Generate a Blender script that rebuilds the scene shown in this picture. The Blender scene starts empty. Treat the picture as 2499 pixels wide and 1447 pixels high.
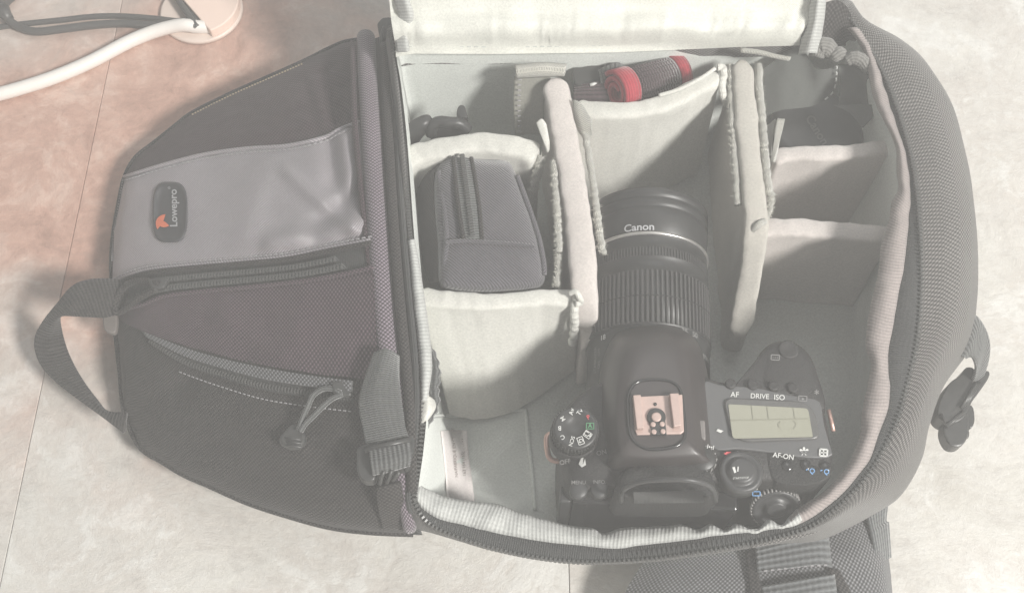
import bpy, math, random
from mathutils import Vector, Matrix, noise
random.seed(7)
S = bpy.context.scene
COL = S.collection
R = math.radians

# ------------------------------------------------------------------ camera, world, lamps, exposure
PITCH, FPX = R(27.0), 2680.0
CAMLOC = Vector((0.0, -0.243, 0.598))
cd = bpy.data.cameras.new('camera'); cam = bpy.data.objects.new('camera', cd); COL.objects.link(cam)
cam.location = CAMLOC; cam.rotation_euler = (PITCH, 0, 0)
cd.sensor_width = 36; cd.lens = 36 * FPX / 2499.0; cd.clip_start = 0.01; cd.clip_end = 50
S.camera = cam
W = bpy.data.worlds.new('World'); S.world = W; W.use_nodes = True
W.node_tree.nodes['Background'].inputs[0].default_value = (0.93, 0.98, 1.0, 1)
W.node_tree.nodes['Background'].inputs[1].default_value = 0.16

def lamp(name, loc, target, size, power, col):
    l = bpy.data.lights.new(name, 'AREA'); l.shape = 'DISK'; l.size = size; l.energy = power; l.color = col
    o = bpy.data.objects.new(name, l); COL.objects.link(o); o.location = loc
    o.rotation_euler = (Vector(target) - Vector(loc)).to_track_quat('-Z', 'Y').to_euler()
lamp('key_lamp', (1.72, -1.32, 2.05), (0.0, 0.05, 0.05), 0.50, 168.0, (1.0, 0.98, 0.935))
lamp('fill_lamp', (0.35, 0.9, 1.7), (0.0, 0.05, 0.05), 1.0, 7.0, (0.97, 0.99, 1.0))  # broad soft fill added to lift the shadows, not an actual window
S.view_settings.view_transform = 'Standard'; S.view_settings.look = 'None'
S.view_settings.exposure = 0.0; S.view_settings.gamma = 1.0
S.cycles.use_denoising = True
S.cycles.max_bounces = 8; S.cycles.volume_bounces = 1; S.cycles.diffuse_bounces = 4

# ------------------------------------------------------------------ helpers: pixels of the photo to points at a real height
CP, SP = math.cos(PITCH), math.sin(PITCH)
def ray(px, py):
    dx, dy, dz = (px - 1249.5) / FPX, -(py - 723.5) / FPX, -1.0
    return Vector((dx, dy * CP - dz * SP, dy * SP + dz * CP))
def P(px, py, z):
    d = ray(px, py); t = (z - CAMLOC.z) / d.z
    return CAMLOC + d * t
def clamp(x, a=0.0, b=1.0): return max(a, min(b, x))
def interp(tab, x):
    if x <= tab[0][0]: return tab[0][1]
    for (x0, y0), (x1, y1) in zip(tab, tab[1:]):
        if x <= x1: return y0 + (y1 - y0) * (x - x0) / (x1 - x0)
    return tab[-1][1]
def crom(pts, n, closed=False):
    """n points evenly along a Catmull-Rom curve through tuples of any length"""
    p = [tuple(map(float, q)) for q in pts]; m = len(p); k = len(p[0]); out = []
    segs = m if closed else m - 1; sub = 10
    g = (lambda i: p[i % m]) if closed else (lambda i: p[max(0, min(m - 1, i))])
    for i in range(segs):
        a, b, c, d = g(i - 1), g(i), g(i + 1), g(i + 2)
        for s in range(sub):
            t = s / sub
            out.append(tuple(.5 * (2*b[j] + (c[j]-a[j])*t + (2*a[j]-5*b[j]+4*c[j]-d[j])*t*t + (3*b[j]-a[j]-3*c[j]+d[j])*t**3) for j in range(k)))
    out.append(p[0] if closed else p[-1])
    L = [0.0]
    for a, b in zip(out, out[1:]): L.append(L[-1] + math.dist(a[:2], b[:2]) + 1e-9)
    res, i = [], 0
    cnt = n if not closed else n + 1
    for q in range(cnt):
        x = L[-1] * q / (cnt - 1)
        while i < len(L) - 2 and L[i + 1] < x: i += 1
        f = clamp((x - L[i]) / (L[i + 1] - L[i]))
        out_i = tuple(out[i][j] + (out[i + 1][j] - out[i][j]) * f for j in range(k))
        res.append(out_i)
    return res[:-1] if closed else res
def nz(v, s): return noise.noise(Vector(v) * s)

def empty(name, label, cat, loc=(0, 0, 0), rz=0.0, group=None):
    o = bpy.data.objects.new(name, None); COL.objects.link(o)
    o.location = loc; o.rotation_euler = (0, 0, rz); o.empty_display_size = .02
    o['label'] = label; o['category'] = cat
    if group: o['group'] = group
    return o
def rootof(o):
    while o.parent: o = o.parent
    return o
LOCAL = set()
def mk(name, verts, faces, mat, parent=None, uvs=None, smooth=True, solid=None, bevel=None, sub=0, local=None, soff=-1):
    me = bpy.data.meshes.new(name)
    off = Vector((0, 0, 0))
    if parent is not None:
        r = rootof(parent)
        if r.name not in LOCAL and not local: off = r.location
    me.from_pydata([tuple(Vector(v) - off) for v in verts], [], faces)
    if uvs:
        ul = me.uv_layers.new(name='UVMap')
        for l in me.loops: ul.data[l.index].uv = uvs[l.vertex_index]
    if smooth:
        for p in me.polygons: p.use_smooth = True
    me.materials.append(mat); me.update()
    o = bpy.data.objects.new(name, me); COL.objects.link(o)
    if parent is not None: o.parent = parent
    if bevel:
        m = o.modifiers.new('bevel', 'BEVEL'); m.width = bevel; m.segments = 2; m.limit_method = 'ANGLE'; m.angle_limit = R(35)
    if solid:
        m = o.modifiers.new('solid', 'SOLIDIFY'); m.thickness = solid; m.offset = soff
    if sub:
        m = o.modifiers.new('sub', 'SUBSURF'); m.levels = sub; m.render_levels = sub
    return o
def stuff(o): o['kind'] = 'stuff'; return o
def loft(name, rows, mat, parent, close=False, capa=False, capb=False, planar=False, **kw):
    n, m = len(rows), len(rows[0]); verts = [v for r in rows for v in r]; faces = []
    mid = rows[n // 2]; us = [0.0]
    for a, b in zip(mid, mid[1:]): us.append(us[-1] + (Vector(b) - Vector(a)).length)
    vs = [0.0]
    for a, b in zip(rows, rows[1:]): vs.append(vs[-1] + (Vector(a[m // 2]) - Vector(b[m // 2])).length)
    uvs = [(us[j], vs[i]) for i in range(n) for j in range(m)]
    if planar: uvs = [(v.x, v.y) for v in verts]
    for i in range(n - 1):
        for j in range(m if close else m - 1):
            k = (j + 1) % m
            faces.append((i*m + j, i*m + k, (i+1)*m + k, (i+1)*m + j))
    if capa: faces.append(tuple(range(m))[::-1])
    if capb: faces.append(tuple((n-1)*m + j for j in range(m)))
    return mk(name, verts, faces, mat, parent, uvs, **kw)
def rails_px(rails, nu, nv, zf=None, off=0.0, wr=0.0, ws=60):
    """rows between px rails [(px,py[,z])...]; zf gives z from px, else the rails carry z"""
    rs = [crom(r, nu) for r in rails]; rows = []
    for i in range(nv):
        t = i / (nv - 1)
        row = []
        for j in range(nu):
            q = crom_at([r[j] for r in rs], t)
            z = zf(q[0], q[1]) if zf else q[2]
            v = P(q[0], q[1], z + off)
            if wr: v.z += wr * nz(v, ws) + .4 * wr * nz(v, ws * 2.7)
            row.append(v)
        rows.append(row)
    return rows
def crom_at(pts, t):
    m = len(pts)
    if m == 2: return tuple(a + (b - a) * t for a, b in zip(*pts))
    x = t * (m - 1); i = min(m - 2, int(x)); f = x - i
    a, b, c, d = pts[max(0, i-1)], pts[i], pts[i+1], pts[min(m-1, i+2)]
    return tuple(.5 * (2*b[j] + (c[j]-a[j])*f + (2*a[j]-5*b[j]+4*c[j]-d[j])*f*f + (3*b[j]-a[j]-3*c[j]+d[j])*f**3) for j in range(len(b)))
def tube(name, pts, r, mat, parent, seg=10, closed=False, **kw):
    pts = [Vector(p) for p in pts]; rows = []; n = len(pts); up = Vector((0, 0, 1)); L = [0]
    rr = r if callable(r) else (lambda t: r)
    for i, p in enumerate(pts):
        a = pts[(i-1) % n] if closed else pts[max(0, i-1)]; b = pts[(i+1) % n] if closed else pts[min(n-1, i+1)]
        t = (b - a).normalized(); s = t.cross(up)
        if s.length < .05: s = t.cross(Vector((1, 0, 0)))
        s.normalize(); w = s.cross(t); q = rr(i / (n-1))
        rows.append([p + (s * math.cos(k/seg*2*math.pi) + w * math.sin(k/seg*2*math.pi)) * q for k in range(seg)])
    if closed: rows.append(rows[0])
    return loft(name, rows, mat, parent, close=True, capa=not closed, capb=not closed, **kw)
def beads(name, pts, size, mat, parent, pitch, lift=0.0):
    """a row of small tapered blocks along a path: zipper teeth, stitches"""
    pts = [Vector(p) for p in pts]; verts, faces = [], []; acc = 0.0
    sx, sy, sz = size
    for a, b in zip(pts, pts[1:]):
        d = b - a; l = d.length
        if l < 1e-6: continue
        t = d / l; s = t.cross(Vector((0, 0, 1))).normalized(); w = s.cross(t)
        while acc < l:
            c = a + t * acc + w * lift; k = len(verts)
            for iz, f in ((-1, 1.0), (1, .7)):
                for ix, iy in ((-1, -1), (1, -1), (1, 1), (-1, 1)):
                    verts.append(c + t * (ix * sx * .5 * f) + s * (iy * sy * .5 * f) + w * (iz * sz * .5))
            faces += [(k, k+3, k+2, k+1), (k+4, k+5, k+6, k+7)] + [(k+i, k+(i+1) % 4, k+4+(i+1) % 4, k+4+i) for i in range(4)]
            acc += pitch
        acc -= l
    return stuff(mk(name, verts, faces, mat, parent, smooth=False))
def prism(name, poly, z0f, h, mat, parent, bevel=.0008, **kw):
    """outline of points extruded up by h (points are the bottom ring)"""
    n = len(poly); v = [Vector(p) for p in poly] + [Vector(p) + Vector((0, 0, h)) for p in poly]
    f = [tuple(range(n, 2*n)), tuple(range(n))[::-1]] + [(i, (i+1) % n, n + (i+1) % n, n + i) for i in range(n)]
    a = sum(v[i].x * v[(i+1) % n].y - v[(i+1) % n].x * v[i].y for i in range(n))
    if a < 0: f = [q[::-1] for q in f]
    return mk(name, v, f, mat, parent, smooth=False, bevel=bevel, **kw)
def lathe_y(name, prof, cx, cz, mat, parent, seg=64, **kw):
    rows = [[Vector((cx + r * math.sin(2*math.pi*k/seg), y, cz + r * math.cos(2*math.pi*k/seg))) for k in range(seg)] for y, r in prof]
    return loft(name, rows, mat, parent, close=True, capa=True, capb=True, **kw)
def lathe_z(name, prof, c, mat, parent, seg=40, **kw):
    rows = [[Vector((c[0] + r * math.cos(2*math.pi*k/seg), c[1] + r * math.sin(2*math.pi*k/seg), z)) for k in range(seg)] for z, r in prof]
    return loft(name, rows, mat, parent, close=True, capa=True, capb=True, **kw)
def glyphs(s, size, bold=0.0):
    c = bpy.data.curves.new('t', 'FONT'); c.body = s; c.size = size; c.align_x = 'CENTER'; c.align_y = 'CENTER'; c.offset = bold * size
    c.resolution_u = 4
    o = bpy.data.objects.new('t', c); COL.objects.link(o)
    dg = bpy.context.evaluated_depsgraph_get(); me = bpy.data.meshes.new_from_object(o.evaluated_get(dg))
    v = [(q.co.x, q.co.y) for q in me.vertices]; f = [tuple(p.vertices) for p in me.polygons]
    bpy.data.objects.remove(o); bpy.data.curves.remove(c); bpy.data.meshes.remove(me)
    return v, f
def text_fn(name, s, size, fn, mat, parent, bold=0.0, **kw):
    v, f = glyphs(s, size, bold)
    return mk(name, [fn(x, y) for x, y in v], f, mat, parent, smooth=False, **kw)
def text_px(name, s, size, c, ang, ptf, mat, parent, bold=0.0, squash=1.0, **kw):
    ca, sa = math.cos(R(ang)), math.sin(R(ang))
    return text_fn(name, s, size, lambda x, y: ptf(c[0] + x*ca - y*squash*sa, c[1] - x*sa - y*squash*ca), mat, parent, bold, **kw)

# ------------------------------------------------------------------ materials
def M(name): 
    m = bpy.data.materials.new(name); m.use_nodes = True
    nt = m.node_tree; return m, nt, nt.nodes['Principled BSDF']
def node(nt, t, **kw):
    n = nt.nodes.new(t)
    for k, v in kw.items(): setattr(n, k, v)
    return n
def math_(nt, op, a, b=None):
    n = node(nt, 'ShaderNodeMath', operation=op)
    for i, q in enumerate((a, b)):
        if q is None: continue
        if hasattr(q, 'links'): nt.links.new(q, n.inputs[i])
        else: n.inputs[i].default_value = q
    return n.outputs[0]
def mixc(nt, fac, a, b, mode='MIX'):
    n = node(nt, 'ShaderNodeMix', data_type='RGBA', blend_type=mode)
    for s, q in ((n.inputs[0], fac), (n.inputs[6], a), (n.inputs[7], b)):
        if hasattr(q, 'links'): nt.links.new(q, s)
        elif isinstance(q, (int, float)): s.default_value = q
        else: s.default_value = tuple(q) + ((1,) if len(q) == 3 else ())
    return n.outputs[2]
def noise_(nt, vec, scale, detail=4, rough=.55):
    n = node(nt, 'ShaderNodeTexNoise'); n.inputs['Scale'].default_value = scale; n.inputs['Detail'].default_value = detail; n.inputs['Roughness'].default_value = rough
    if vec is not None: nt.links.new(vec, n.inputs['Vector'])
    return n.outputs['Fac']
def ramp(nt, fac, stops):
    n = node(nt, 'ShaderNodeValToRGB'); nt.links.new(fac, n.inputs[0]); e = n.color_ramp.elements
    while len(e) < len(stops): e.new(.5)
    for q, (p, c) in zip(e, stops): q.position = p; q.color = tuple(c) + (1,) if len(c) == 3 else c
    return n.outputs[0]
def bump(nt, bs, h, dist, strength=1.0):
    n = node(nt, 'ShaderNodeBump'); n.inputs['Distance'].default_value = dist; n.inputs['Strength'].default_value = strength
    nt.links.new(h, n.inputs['Height']); nt.links.new(n.outputs[0], bs.inputs['Normal'])
def fabric(name, col, pu=.0012, pv=.0012, kind='weave', rough=.75, sheen=.25, amp=.5, bd=.0003, spec=.3, patch=.16):
    m, nt, bs = M(name)
    uv = node(nt, 'ShaderNodeTexCoord').outputs['UV']; sp = node(nt, 'ShaderNodeSeparateXYZ'); nt.links.new(uv, sp.inputs[0])
    su = math_(nt, 'SINE', math_(nt, 'MULTIPLY', sp.outputs[0], 2*math.pi/pu))
    sv = math_(nt, 'SINE', math_(nt, 'MULTIPLY', sp.outputs[1], 2*math.pi/pv))
    if kind == 'weave': h = math_(nt, 'MULTIPLY', su, sv)
    elif kind == 'rib_u': h = math_(nt, 'ADD', math_(nt, 'MULTIPLY', su, .8), math_(nt, 'MULTIPLY', sv, .2))
    elif kind == 'twill': h = math_(nt, 'SINE', math_(nt, 'MULTIPLY', math_(nt, 'ADD', sp.outputs[0], sp.outputs[1]), 2*math.pi/pu))
    else: h = math_(nt, 'ADD', math_(nt, 'MULTIPLY', sv, .8), math_(nt, 'MULTIPLY', su, .2))
    h01 = math_(nt, 'ADD', math_(nt, 'MULTIPLY', h, .5), .5)
    ob = node(nt, 'ShaderNodeTexCoord').outputs['Object']
    big = noise_(nt, ob, 35, 3); fine = noise_(nt, ob, 900, 2)
    hp = math_(nt, 'POWER', h01, 2.0) if kind == 'weave' else h01
    f = math_(nt, 'ADD', math_(nt, 'MULTIPLY', hp, amp * (1.5 if kind == 'weave' else 1.0)), 1 - amp * .5)
    f = math_(nt, 'MAXIMUM', f, .05)
    f = math_(nt, 'MULTIPLY', f, math_(nt, 'ADD', math_(nt, 'MULTIPLY', big, 2*patch), 1 - patch))
    f = math_(nt, 'MULTIPLY', f, math_(nt, 'ADD', math_(nt, 'MULTIPLY', fine, .5), .75))
    cc = node(nt, 'ShaderNodeVectorMath', operation='SCALE'); cc.inputs[0].default_value = col; nt.links.new(f, cc.inputs['Scale'])
    nt.links.new(cc.outputs[0], bs.inputs['Base Color'])
    bs.inputs['Roughness'].default_value = rough; bs.inputs['Specular IOR Level'].default_value = spec
    bs.inputs['Sheen Weight'].default_value = sheen; bs.inputs['Sheen Roughness'].default_value = .5
    bump(nt, bs, math_(nt, 'ADD', h01, math_(nt, 'MULTIPLY', fine, .5)), bd)
    return m
def plain(name, col, rough=.45, metal=0.0, spec=.5, ns=300, na=.15, bd=0.0, coat=0.0):
    m, nt, bs = M(name)
    ob = node(nt, 'ShaderNodeTexCoord').outputs['Object']; n = noise_(nt, ob, ns, 4)
    f = math_(nt, 'ADD', math_(nt, 'MULTIPLY', n, 2*na), 1 - na)
    cc = node(nt, 'ShaderNodeVectorMath', operation='SCALE'); cc.inputs[0].default_value = col; nt.links.new(f, cc.inputs['Scale'])
    nt.links.new(cc.outputs[0], bs.inputs['Base Color'])
    bs.inputs['Roughness'].default_value = rough; bs.inputs['Metallic'].default_value = metal; bs.inputs['Specular IOR Level'].default_value = spec
    if coat: bs.inputs['Coat Weight'].default_value = coat
    if bd: bump(nt, bs, n, bd)
    return m
F_MESH = fabric('dark_mesh_fabric', (.040, .024, .030), .0024, .0024, amp=1.6, sheen=.1)
F_POCKET = fabric('plum_mesh_fabric', (.066, .044, .054), .0023, .0023, amp=1.6, sheen=.15)
F_SATIN = fabric('grey_satin_fabric', (.29, .265, .285), .0019, .0019, 'twill', rough=.40, sheen=.2, amp=.55, spec=.8)
F_BLACK = fabric('black_nylon_fabric', (.030, .027, .026), .0022, .0022, amp=1.6, sheen=.08)
F_WALL = fabric('charcoal_nylon_fabric', (.10, .094, .09), .0026, .0022, amp=1.5, sheen=.3, bd=.0005)
F_GREY = fabric('grey_padded_fabric', (.105, .105, .11), .0024, .0024, amp=1.5, sheen=.3, bd=.0004)
F_WEB = fabric('black_webbing', (.075, .077, .076), .0022, .0012, 'rib_u', amp=1.0, sheen=.4, bd=.0006)
F_WEBT = fabric('dark_handle_webbing', (.028, .025, .024), .0022, .0016, 'rib_u', amp=1.2, sheen=.15, bd=.0005)
F_TUBE = fabric('plum_piping_fabric', (.135, .11, .13), .0024, .0022, amp=1.5, sheen=.3)
F_TAPE = fabric('zip_tape_fabric', (.040, .041, .041), .0011, .0008, 'rib_u', amp=.6, sheen=.2)
F_COIL = fabric('zip_coil_fabric', (.085, .09, .088), .0016, .003, 'rib_u', amp=.9, sheen=.3, bd=.0006)
F_LIN = fabric('pale_lining_fabric', (.70, .725, .69), .0009, .0009, 'twill', rough=.6, sheen=.2, amp=.14, bd=.0002, patch=.05)
F_FLAP = fabric('pale_flap_satin', (.76, .76, .70), .0009, .0009, 'twill', rough=.5, sheen=.2, amp=.12, bd=.0002, patch=.04)
F_DIV = fabric('pale_divider_fabric', (.68, .67, .62), .0009, .0009, 'twill', rough=.55, sheen=.25, amp=.14, bd=.0002, patch=.05)
F_OLIVE = fabric('olive_divider_fabric', (.50, .475, .43), .0009, .0009, 'twill', rough=.7, sheen=.25, amp=.16, bd=.0002, patch=.10)  # darker, more olive cloth than the pale dividers
F_ROSE = fabric('rosy_divider_fabric', (.62, .57, .54), .0009, .0009, 'twill', rough=.6, sheen=.25, amp=.16, bd=.0002, patch=.08)
F_LOOP = fabric('loop_pile_fabric', (.42, .41, .35), .0007, .0007, rough=.95, sheen=.5, amp=.6, bd=.0008)
F_FUZZ = fabric('fuzzy_hook_fabric', (.60, .585, .52), .0009, .0011, rough=.95, sheen=.6, amp=.7, bd=.001)
F_RIB = fabric('pale_grosgrain', (.42, .425, .41), .0019, .0015, 'rib_u', rough=.8, amp=.3, bd=.00018)
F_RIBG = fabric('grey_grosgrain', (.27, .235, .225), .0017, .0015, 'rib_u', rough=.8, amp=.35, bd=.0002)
F_SCR = fabric('dark_scrunched_grosgrain', (.17, .165, .155), .0019, .0015, 'rib_u', rough=.8, amp=.5, bd=.0003)
F_GUS = fabric('grey_gusset_fabric', (.080, .084, .078), .0009, .0009, rough=.7, amp=.3, bd=.0002)
F_POUCH = fabric('pouch_ballistic_fabric', (.085, .08, .09), .0018, .0018, 'twill', amp=.8, sheen=.35)
F_STRAPB = fabric('ribbed_black_knit', (.055, .035, .04), .003, .0019, 'rib_v', amp=1.0, sheen=.3, bd=.0007)
F_RED = fabric('red_strap_edge', (.34, .028, .045), .003, .0019, 'rib_v', amp=.3, sheen=.2, bd=.0003)
F_CARE = fabric('white_label_satin', (.80, .74, .72), .0006, .0006, amp=.06, rough=.5, bd=.0001, patch=.02)
P_TOOTH = plain('zip_tooth_plastic', (.085, .085, .083), .35)
P_STITCH = plain('grey_thread', (.30, .29, .30), .8)
P_STITCHW = plain('pale_thread', (.50, .51, .49), .8)
P_BLK = plain('black_plastic', (.030, .030, .030), .42, bd=.00005)
P_BUCK = plain('black_buckle_plastic', (.045, .045, .044), .38)
P_CAM = plain('camera_body_plastic', (.022, .021, .021), .48, ns=1500, na=.35, bd=.0004)
P_CAMG = plain('camera_smooth_plastic', (.045, .045, .046), .42, ns=1500, bd=.00005)
P_RUB = plain('camera_grip_rubber', (.018, .018, .018), .7, ns=1100, na=.4, bd=.0009)
P_GLOSS = plain('gloss_black_plastic', (.02, .02, .021), .16)
P_BEZ = plain('display_bezel', (.085, .083, .08), .3)
P_RING = plain('lens_ring_silver', (.62, .60, .58), .3, .8)
P_METAL = plain('shoe_metal', (.50, .375, .335), .45, .25)
P_LUG = plain('lug_metal', (.62, .40, .34), .35, .6)
P_WHITE = plain('white_print', (.62, .62, .60), .6, na=.05)
P_DIM = plain('grey_print', (.22, .215, .21), .6, na=.05)
P_EMB = plain('cap_embossed_print', (.14, .135, .13), .6, na=.05)
P_REDP = plain('red_print', (.62, .09, .10), .6)
P_GREENP = plain('green_print', (.10, .30, .15), .6)
P_BLUE = plain('blue_print', (.16, .34, .62), .6)
P_INK = plain('label_ink', (.26, .21, .20), .8)
P_LCD = plain('display_glass', (.27, .265, .205), .22, na=.03)
P_LCDL = plain('display_line', (.24, .235, .18), .4)
P_ORANGE = plain('logo_orange', (.72, .17, .08), .5)
P_LOGO = plain('logo_rubber', (.055, .055, .06), .5)
P_LOGOT = plain('logo_print', (.42, .42, .43), .5)
P_CABW = plain('white_cable_sheath', (.80, .76, .72), .4, na=.04)
P_CABB = plain('black_cable_sheath', (.075, .072, .07), .4)
P_STAND = plain('beige_plastic', (.84, .66, .57), .45, ns=60, na=.05)
P_STANDB = plain('beige_base_plastic', (.72, .60, .53), .4, ns=60, na=.06)

def floor_mat():
    m, nt, bs = M('stone_print_vinyl')
    geo = node(nt, 'ShaderNodeNewGeometry').outputs['Position']
    rnd = node(nt, 'ShaderNodeObjectInfo').outputs['Random']
    add = node(nt, 'ShaderNodeVectorMath', operation='ADD'); nt.links.new(geo, add.inputs[0])
    cb = node(nt, 'ShaderNodeCombineXYZ'); nt.links.new(math_(nt, 'MULTIPLY', rnd, 7.0), cb.inputs[2]); nt.links.new(cb.outputs[0], add.inputs[1])
    v = add.outputs[0]
    warp = node(nt, 'ShaderNodeTexNoise'); warp.inputs['Scale'].default_value = 9; warp.inputs['Detail'].default_value = 5; nt.links.new(v, warp.inputs['Vector'])
    wv = node(nt, 'ShaderNodeVectorMath', operation='SCALE'); nt.links.new(warp.outputs['Color'], wv.inputs[0]); wv.inputs['Scale'].default_value = .09
    v2n = node(nt, 'ShaderNodeVectorMath', operation='ADD'); nt.links.new(v, v2n.inputs[0]); nt.links.new(wv.outputs[0], v2n.inputs[1]); v2 = v2n.outputs[0]
    big = noise_(nt, v2, 7, 6, .6); mid = noise_(nt, v2, 24, 10, .72); fine = noise_(nt, v, 170, 6, .7); grain = noise_(nt, v, 800, 3, .6)
    wv3 = node(nt, 'ShaderNodeVectorMath', operation='MULTIPLY'); nt.links.new(v2, wv3.inputs[0]); wv3.inputs[1].default_value = (1.0, 1.9, 1.0)
    flake = noise_(nt, wv3.outputs[0], 40, 12, .66)
    rid = math_(nt, 'SUBTRACT', 1.0, math_(nt, 'MULTIPLY', math_(nt, 'ABSOLUTE', math_(nt, 'SUBTRACT', flake, .5)), 9.0))
    rid = math_(nt, 'MAXIMUM', rid, 0.0)
    base = ramp(nt, big, [(.32, (.49, .465, .425)), (.45, (.59, .57, .53)), (.56, (.56, .525, .485)), (.70, (.65, .635, .59))])
    base = mixc(nt, math_(nt, 'MULTIPLY', ramp(nt, mid, [(.36, (1, 1, 1)), (.47, (0, 0, 0))]), .60), base, (.45, .425, .395))
    base = mixc(nt, math_(nt, 'MULTIPLY', ramp(nt, mid, [(.53, (0, 0, 0)), (.60, (1, 1, 1))]), .75), base, (.70, .69, .66))
    base = mixc(nt, math_(nt, 'MULTIPLY', ramp(nt, flake, [(.47, (0, 0, 0)), (.50, (1, 1, 1)), (.56, (0, 0, 0))]), .35), base, (.68, .67, .64))
    base = mixc(nt, math_(nt, 'MULTIPLY', rid, .22), base, (.42, .39, .36))
    # pink flare glow painted into the floor colour, one broad uneven patch
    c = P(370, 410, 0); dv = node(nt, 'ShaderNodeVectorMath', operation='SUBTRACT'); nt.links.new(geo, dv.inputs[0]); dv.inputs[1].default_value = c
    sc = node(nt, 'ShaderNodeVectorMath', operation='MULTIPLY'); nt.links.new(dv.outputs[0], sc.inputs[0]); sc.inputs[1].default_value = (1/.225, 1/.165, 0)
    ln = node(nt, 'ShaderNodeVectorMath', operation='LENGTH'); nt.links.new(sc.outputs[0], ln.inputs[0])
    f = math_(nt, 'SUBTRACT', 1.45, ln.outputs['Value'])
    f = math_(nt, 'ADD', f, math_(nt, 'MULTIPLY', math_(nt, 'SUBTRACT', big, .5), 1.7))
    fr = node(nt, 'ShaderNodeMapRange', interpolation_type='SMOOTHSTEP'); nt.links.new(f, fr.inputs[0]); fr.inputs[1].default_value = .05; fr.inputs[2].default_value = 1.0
    glow_tint = ramp(nt, mid, [(.34, (.36, .21, .16)), (.46, (.50, .30, .235)), (.54, (.57, .355, .28)), (.62, (.65, .45, .37))])
    glow_tint = mixc(nt, math_(nt, 'MULTIPLY', rid, .25), glow_tint, (.34, .21, .165))
    col = mixc(nt, math_(nt, 'MULTIPLY', fr.outputs[0], .96), base, glow_tint)
    col = mixc(nt, .45, col, ramp(nt, fine, [(.3, (.42, .42, .42)), (.5, (.52, .52, .52)), (.7, (.60, .60, .60))]), 'OVERLAY')
    vo = node(nt, 'ShaderNodeTexVoronoi', feature='DISTANCE_TO_EDGE'); vo.inputs['Scale'].default_value = 9; nt.links.new(v2, vo.inputs['Vector'])
    crack = ramp(nt, vo.outputs['Distance'], [(0.0, (1, 1, 1)), (.012, (0, 0, 0))])
    crk = math_(nt, 'MULTIPLY', crack, ramp(nt, noise_(nt, v, 14, 2), [(.52, (0, 0, 0)), (.62, (1, 1, 1))]))
    col = mixc(nt, math_(nt, 'MULTIPLY', crk, .22), col, (.40, .35, .31))
    nt.links.new(col, bs.inputs['Base Color'])
    bs.inputs['Roughness'].default_value = .5; bs.inputs['Specular IOR Level'].default_value = .4
    h = math_(nt, 'ADD', math_(nt, 'ADD', math_(nt, 'MULTIPLY', mid, .6), math_(nt, 'MULTIPLY', flake, .6)), math_(nt, 'ADD', math_(nt, 'MULTIPLY', fine, .35), math_(nt, 'MULTIPLY', grain, .1)))
    h = math_(nt, 'SUBTRACT', h, math_(nt, 'MULTIPLY', crk, .04))
    bump(nt, bs, h, .004, .35)
    return m
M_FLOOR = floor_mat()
M_GROUT = plain('tile_joint', (.22, .19, .17), .9)

# ------------------------------------------------------------------ setting: floor of stone-print tiles, haze
xa = P(60, 1180, 0).x - .002; xb = P(1389, 1410, 0).x; wt = xb - xa
fl = mk('floor', [(-3, -3, -.002), (3, -3, -.002), (3, 3, -.002), (-3, 3, -.002)], [(0, 1, 2, 3)], M_GROUT, smooth=False)
fl['kind'] = 'structure'
edges = [xa - 1.5, xa - .75, xa, xb, xb + .75, xb + 1.5]
for i, (e0_, e1_) in enumerate(zip(edges, edges[1:])):
    for j in range(3):
        g = .0002; oy = -1.35 + j * 1.2 - .1 * (i % 2); w, l = e1_ - e0_ - 2*g, 1.2 - 2*g
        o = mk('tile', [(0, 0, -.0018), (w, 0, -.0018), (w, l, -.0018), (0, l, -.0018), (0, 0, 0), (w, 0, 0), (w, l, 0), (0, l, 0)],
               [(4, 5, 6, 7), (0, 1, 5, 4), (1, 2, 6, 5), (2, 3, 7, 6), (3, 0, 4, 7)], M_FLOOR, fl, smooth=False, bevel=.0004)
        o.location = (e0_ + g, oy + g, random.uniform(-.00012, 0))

# ------------------------------------------------------------------ the backpack
bag = empty('camera_backpack', 'dark grey camera backpack lying open on the floor, pale lining showing', 'backpack', (.03, .02, 0))
NS = [(270, 640), (278, 570), (290, 500), (305, 430), (330, 385), (380, 345), (430, 305), (470, 275), (560, 230), (650, 190), (740, 150), (800, 120), (840, 103), (880, 97), (1010, 97)]
SS = [(270, 660), (275, 700), (280, 790), (292, 900), (306, 1010), (340, 1090), (400, 1130), (450, 1160), (510, 1186), (600, 1226), (690, 1256), (800, 1286), (900, 1299), (1010, 1304)]
def zL(px, py):
    yt, yb = interp(NS, px), interp(SS, px)
    v = clamp((py - yt) / max(1, yb - yt)); u = clamp((px - 270) / 650)
    env = math.sqrt(max(0, 1 - (2*v - 1) ** 2)); l = math.sqrt(max(0, 1 - (1 - min(1, u / .2)) ** 2))
    return .014 + .034 * u + (.026 + .030 * u) * env * (.2 + .8 * l)
S1 = [(303, 432), (400, 402), (500, 377), (600, 363), (700, 356), (790, 336), (830, 316), (878, 298)]
S2 = [(275, 692), (310, 673), (370, 657), (480, 646), (600, 636), (700, 626), (800, 606), (905, 586)]
S3 = [(283, 762), (345, 748), (400, 727), (500, 714), (600, 705), (750, 688), (860, 668), (912, 655)]
S4 = [(285, 776), (330, 800), (430, 836), (530, 864), (640, 890), (760, 910), (870, 922), (922, 926)]
R0 = [(303, 434), (330, 385), (380, 345), (430, 305), (470, 275), (560, 230), (650, 190), (740, 150), (800, 120), (840, 103), (876, 97)]
R1 = [(303, 1006), (340, 1090), (400, 1130), (450, 1160), (510, 1186), (600, 1226), (690, 1256), (800, 1286), (900, 1299), (1008, 1304)]
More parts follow.
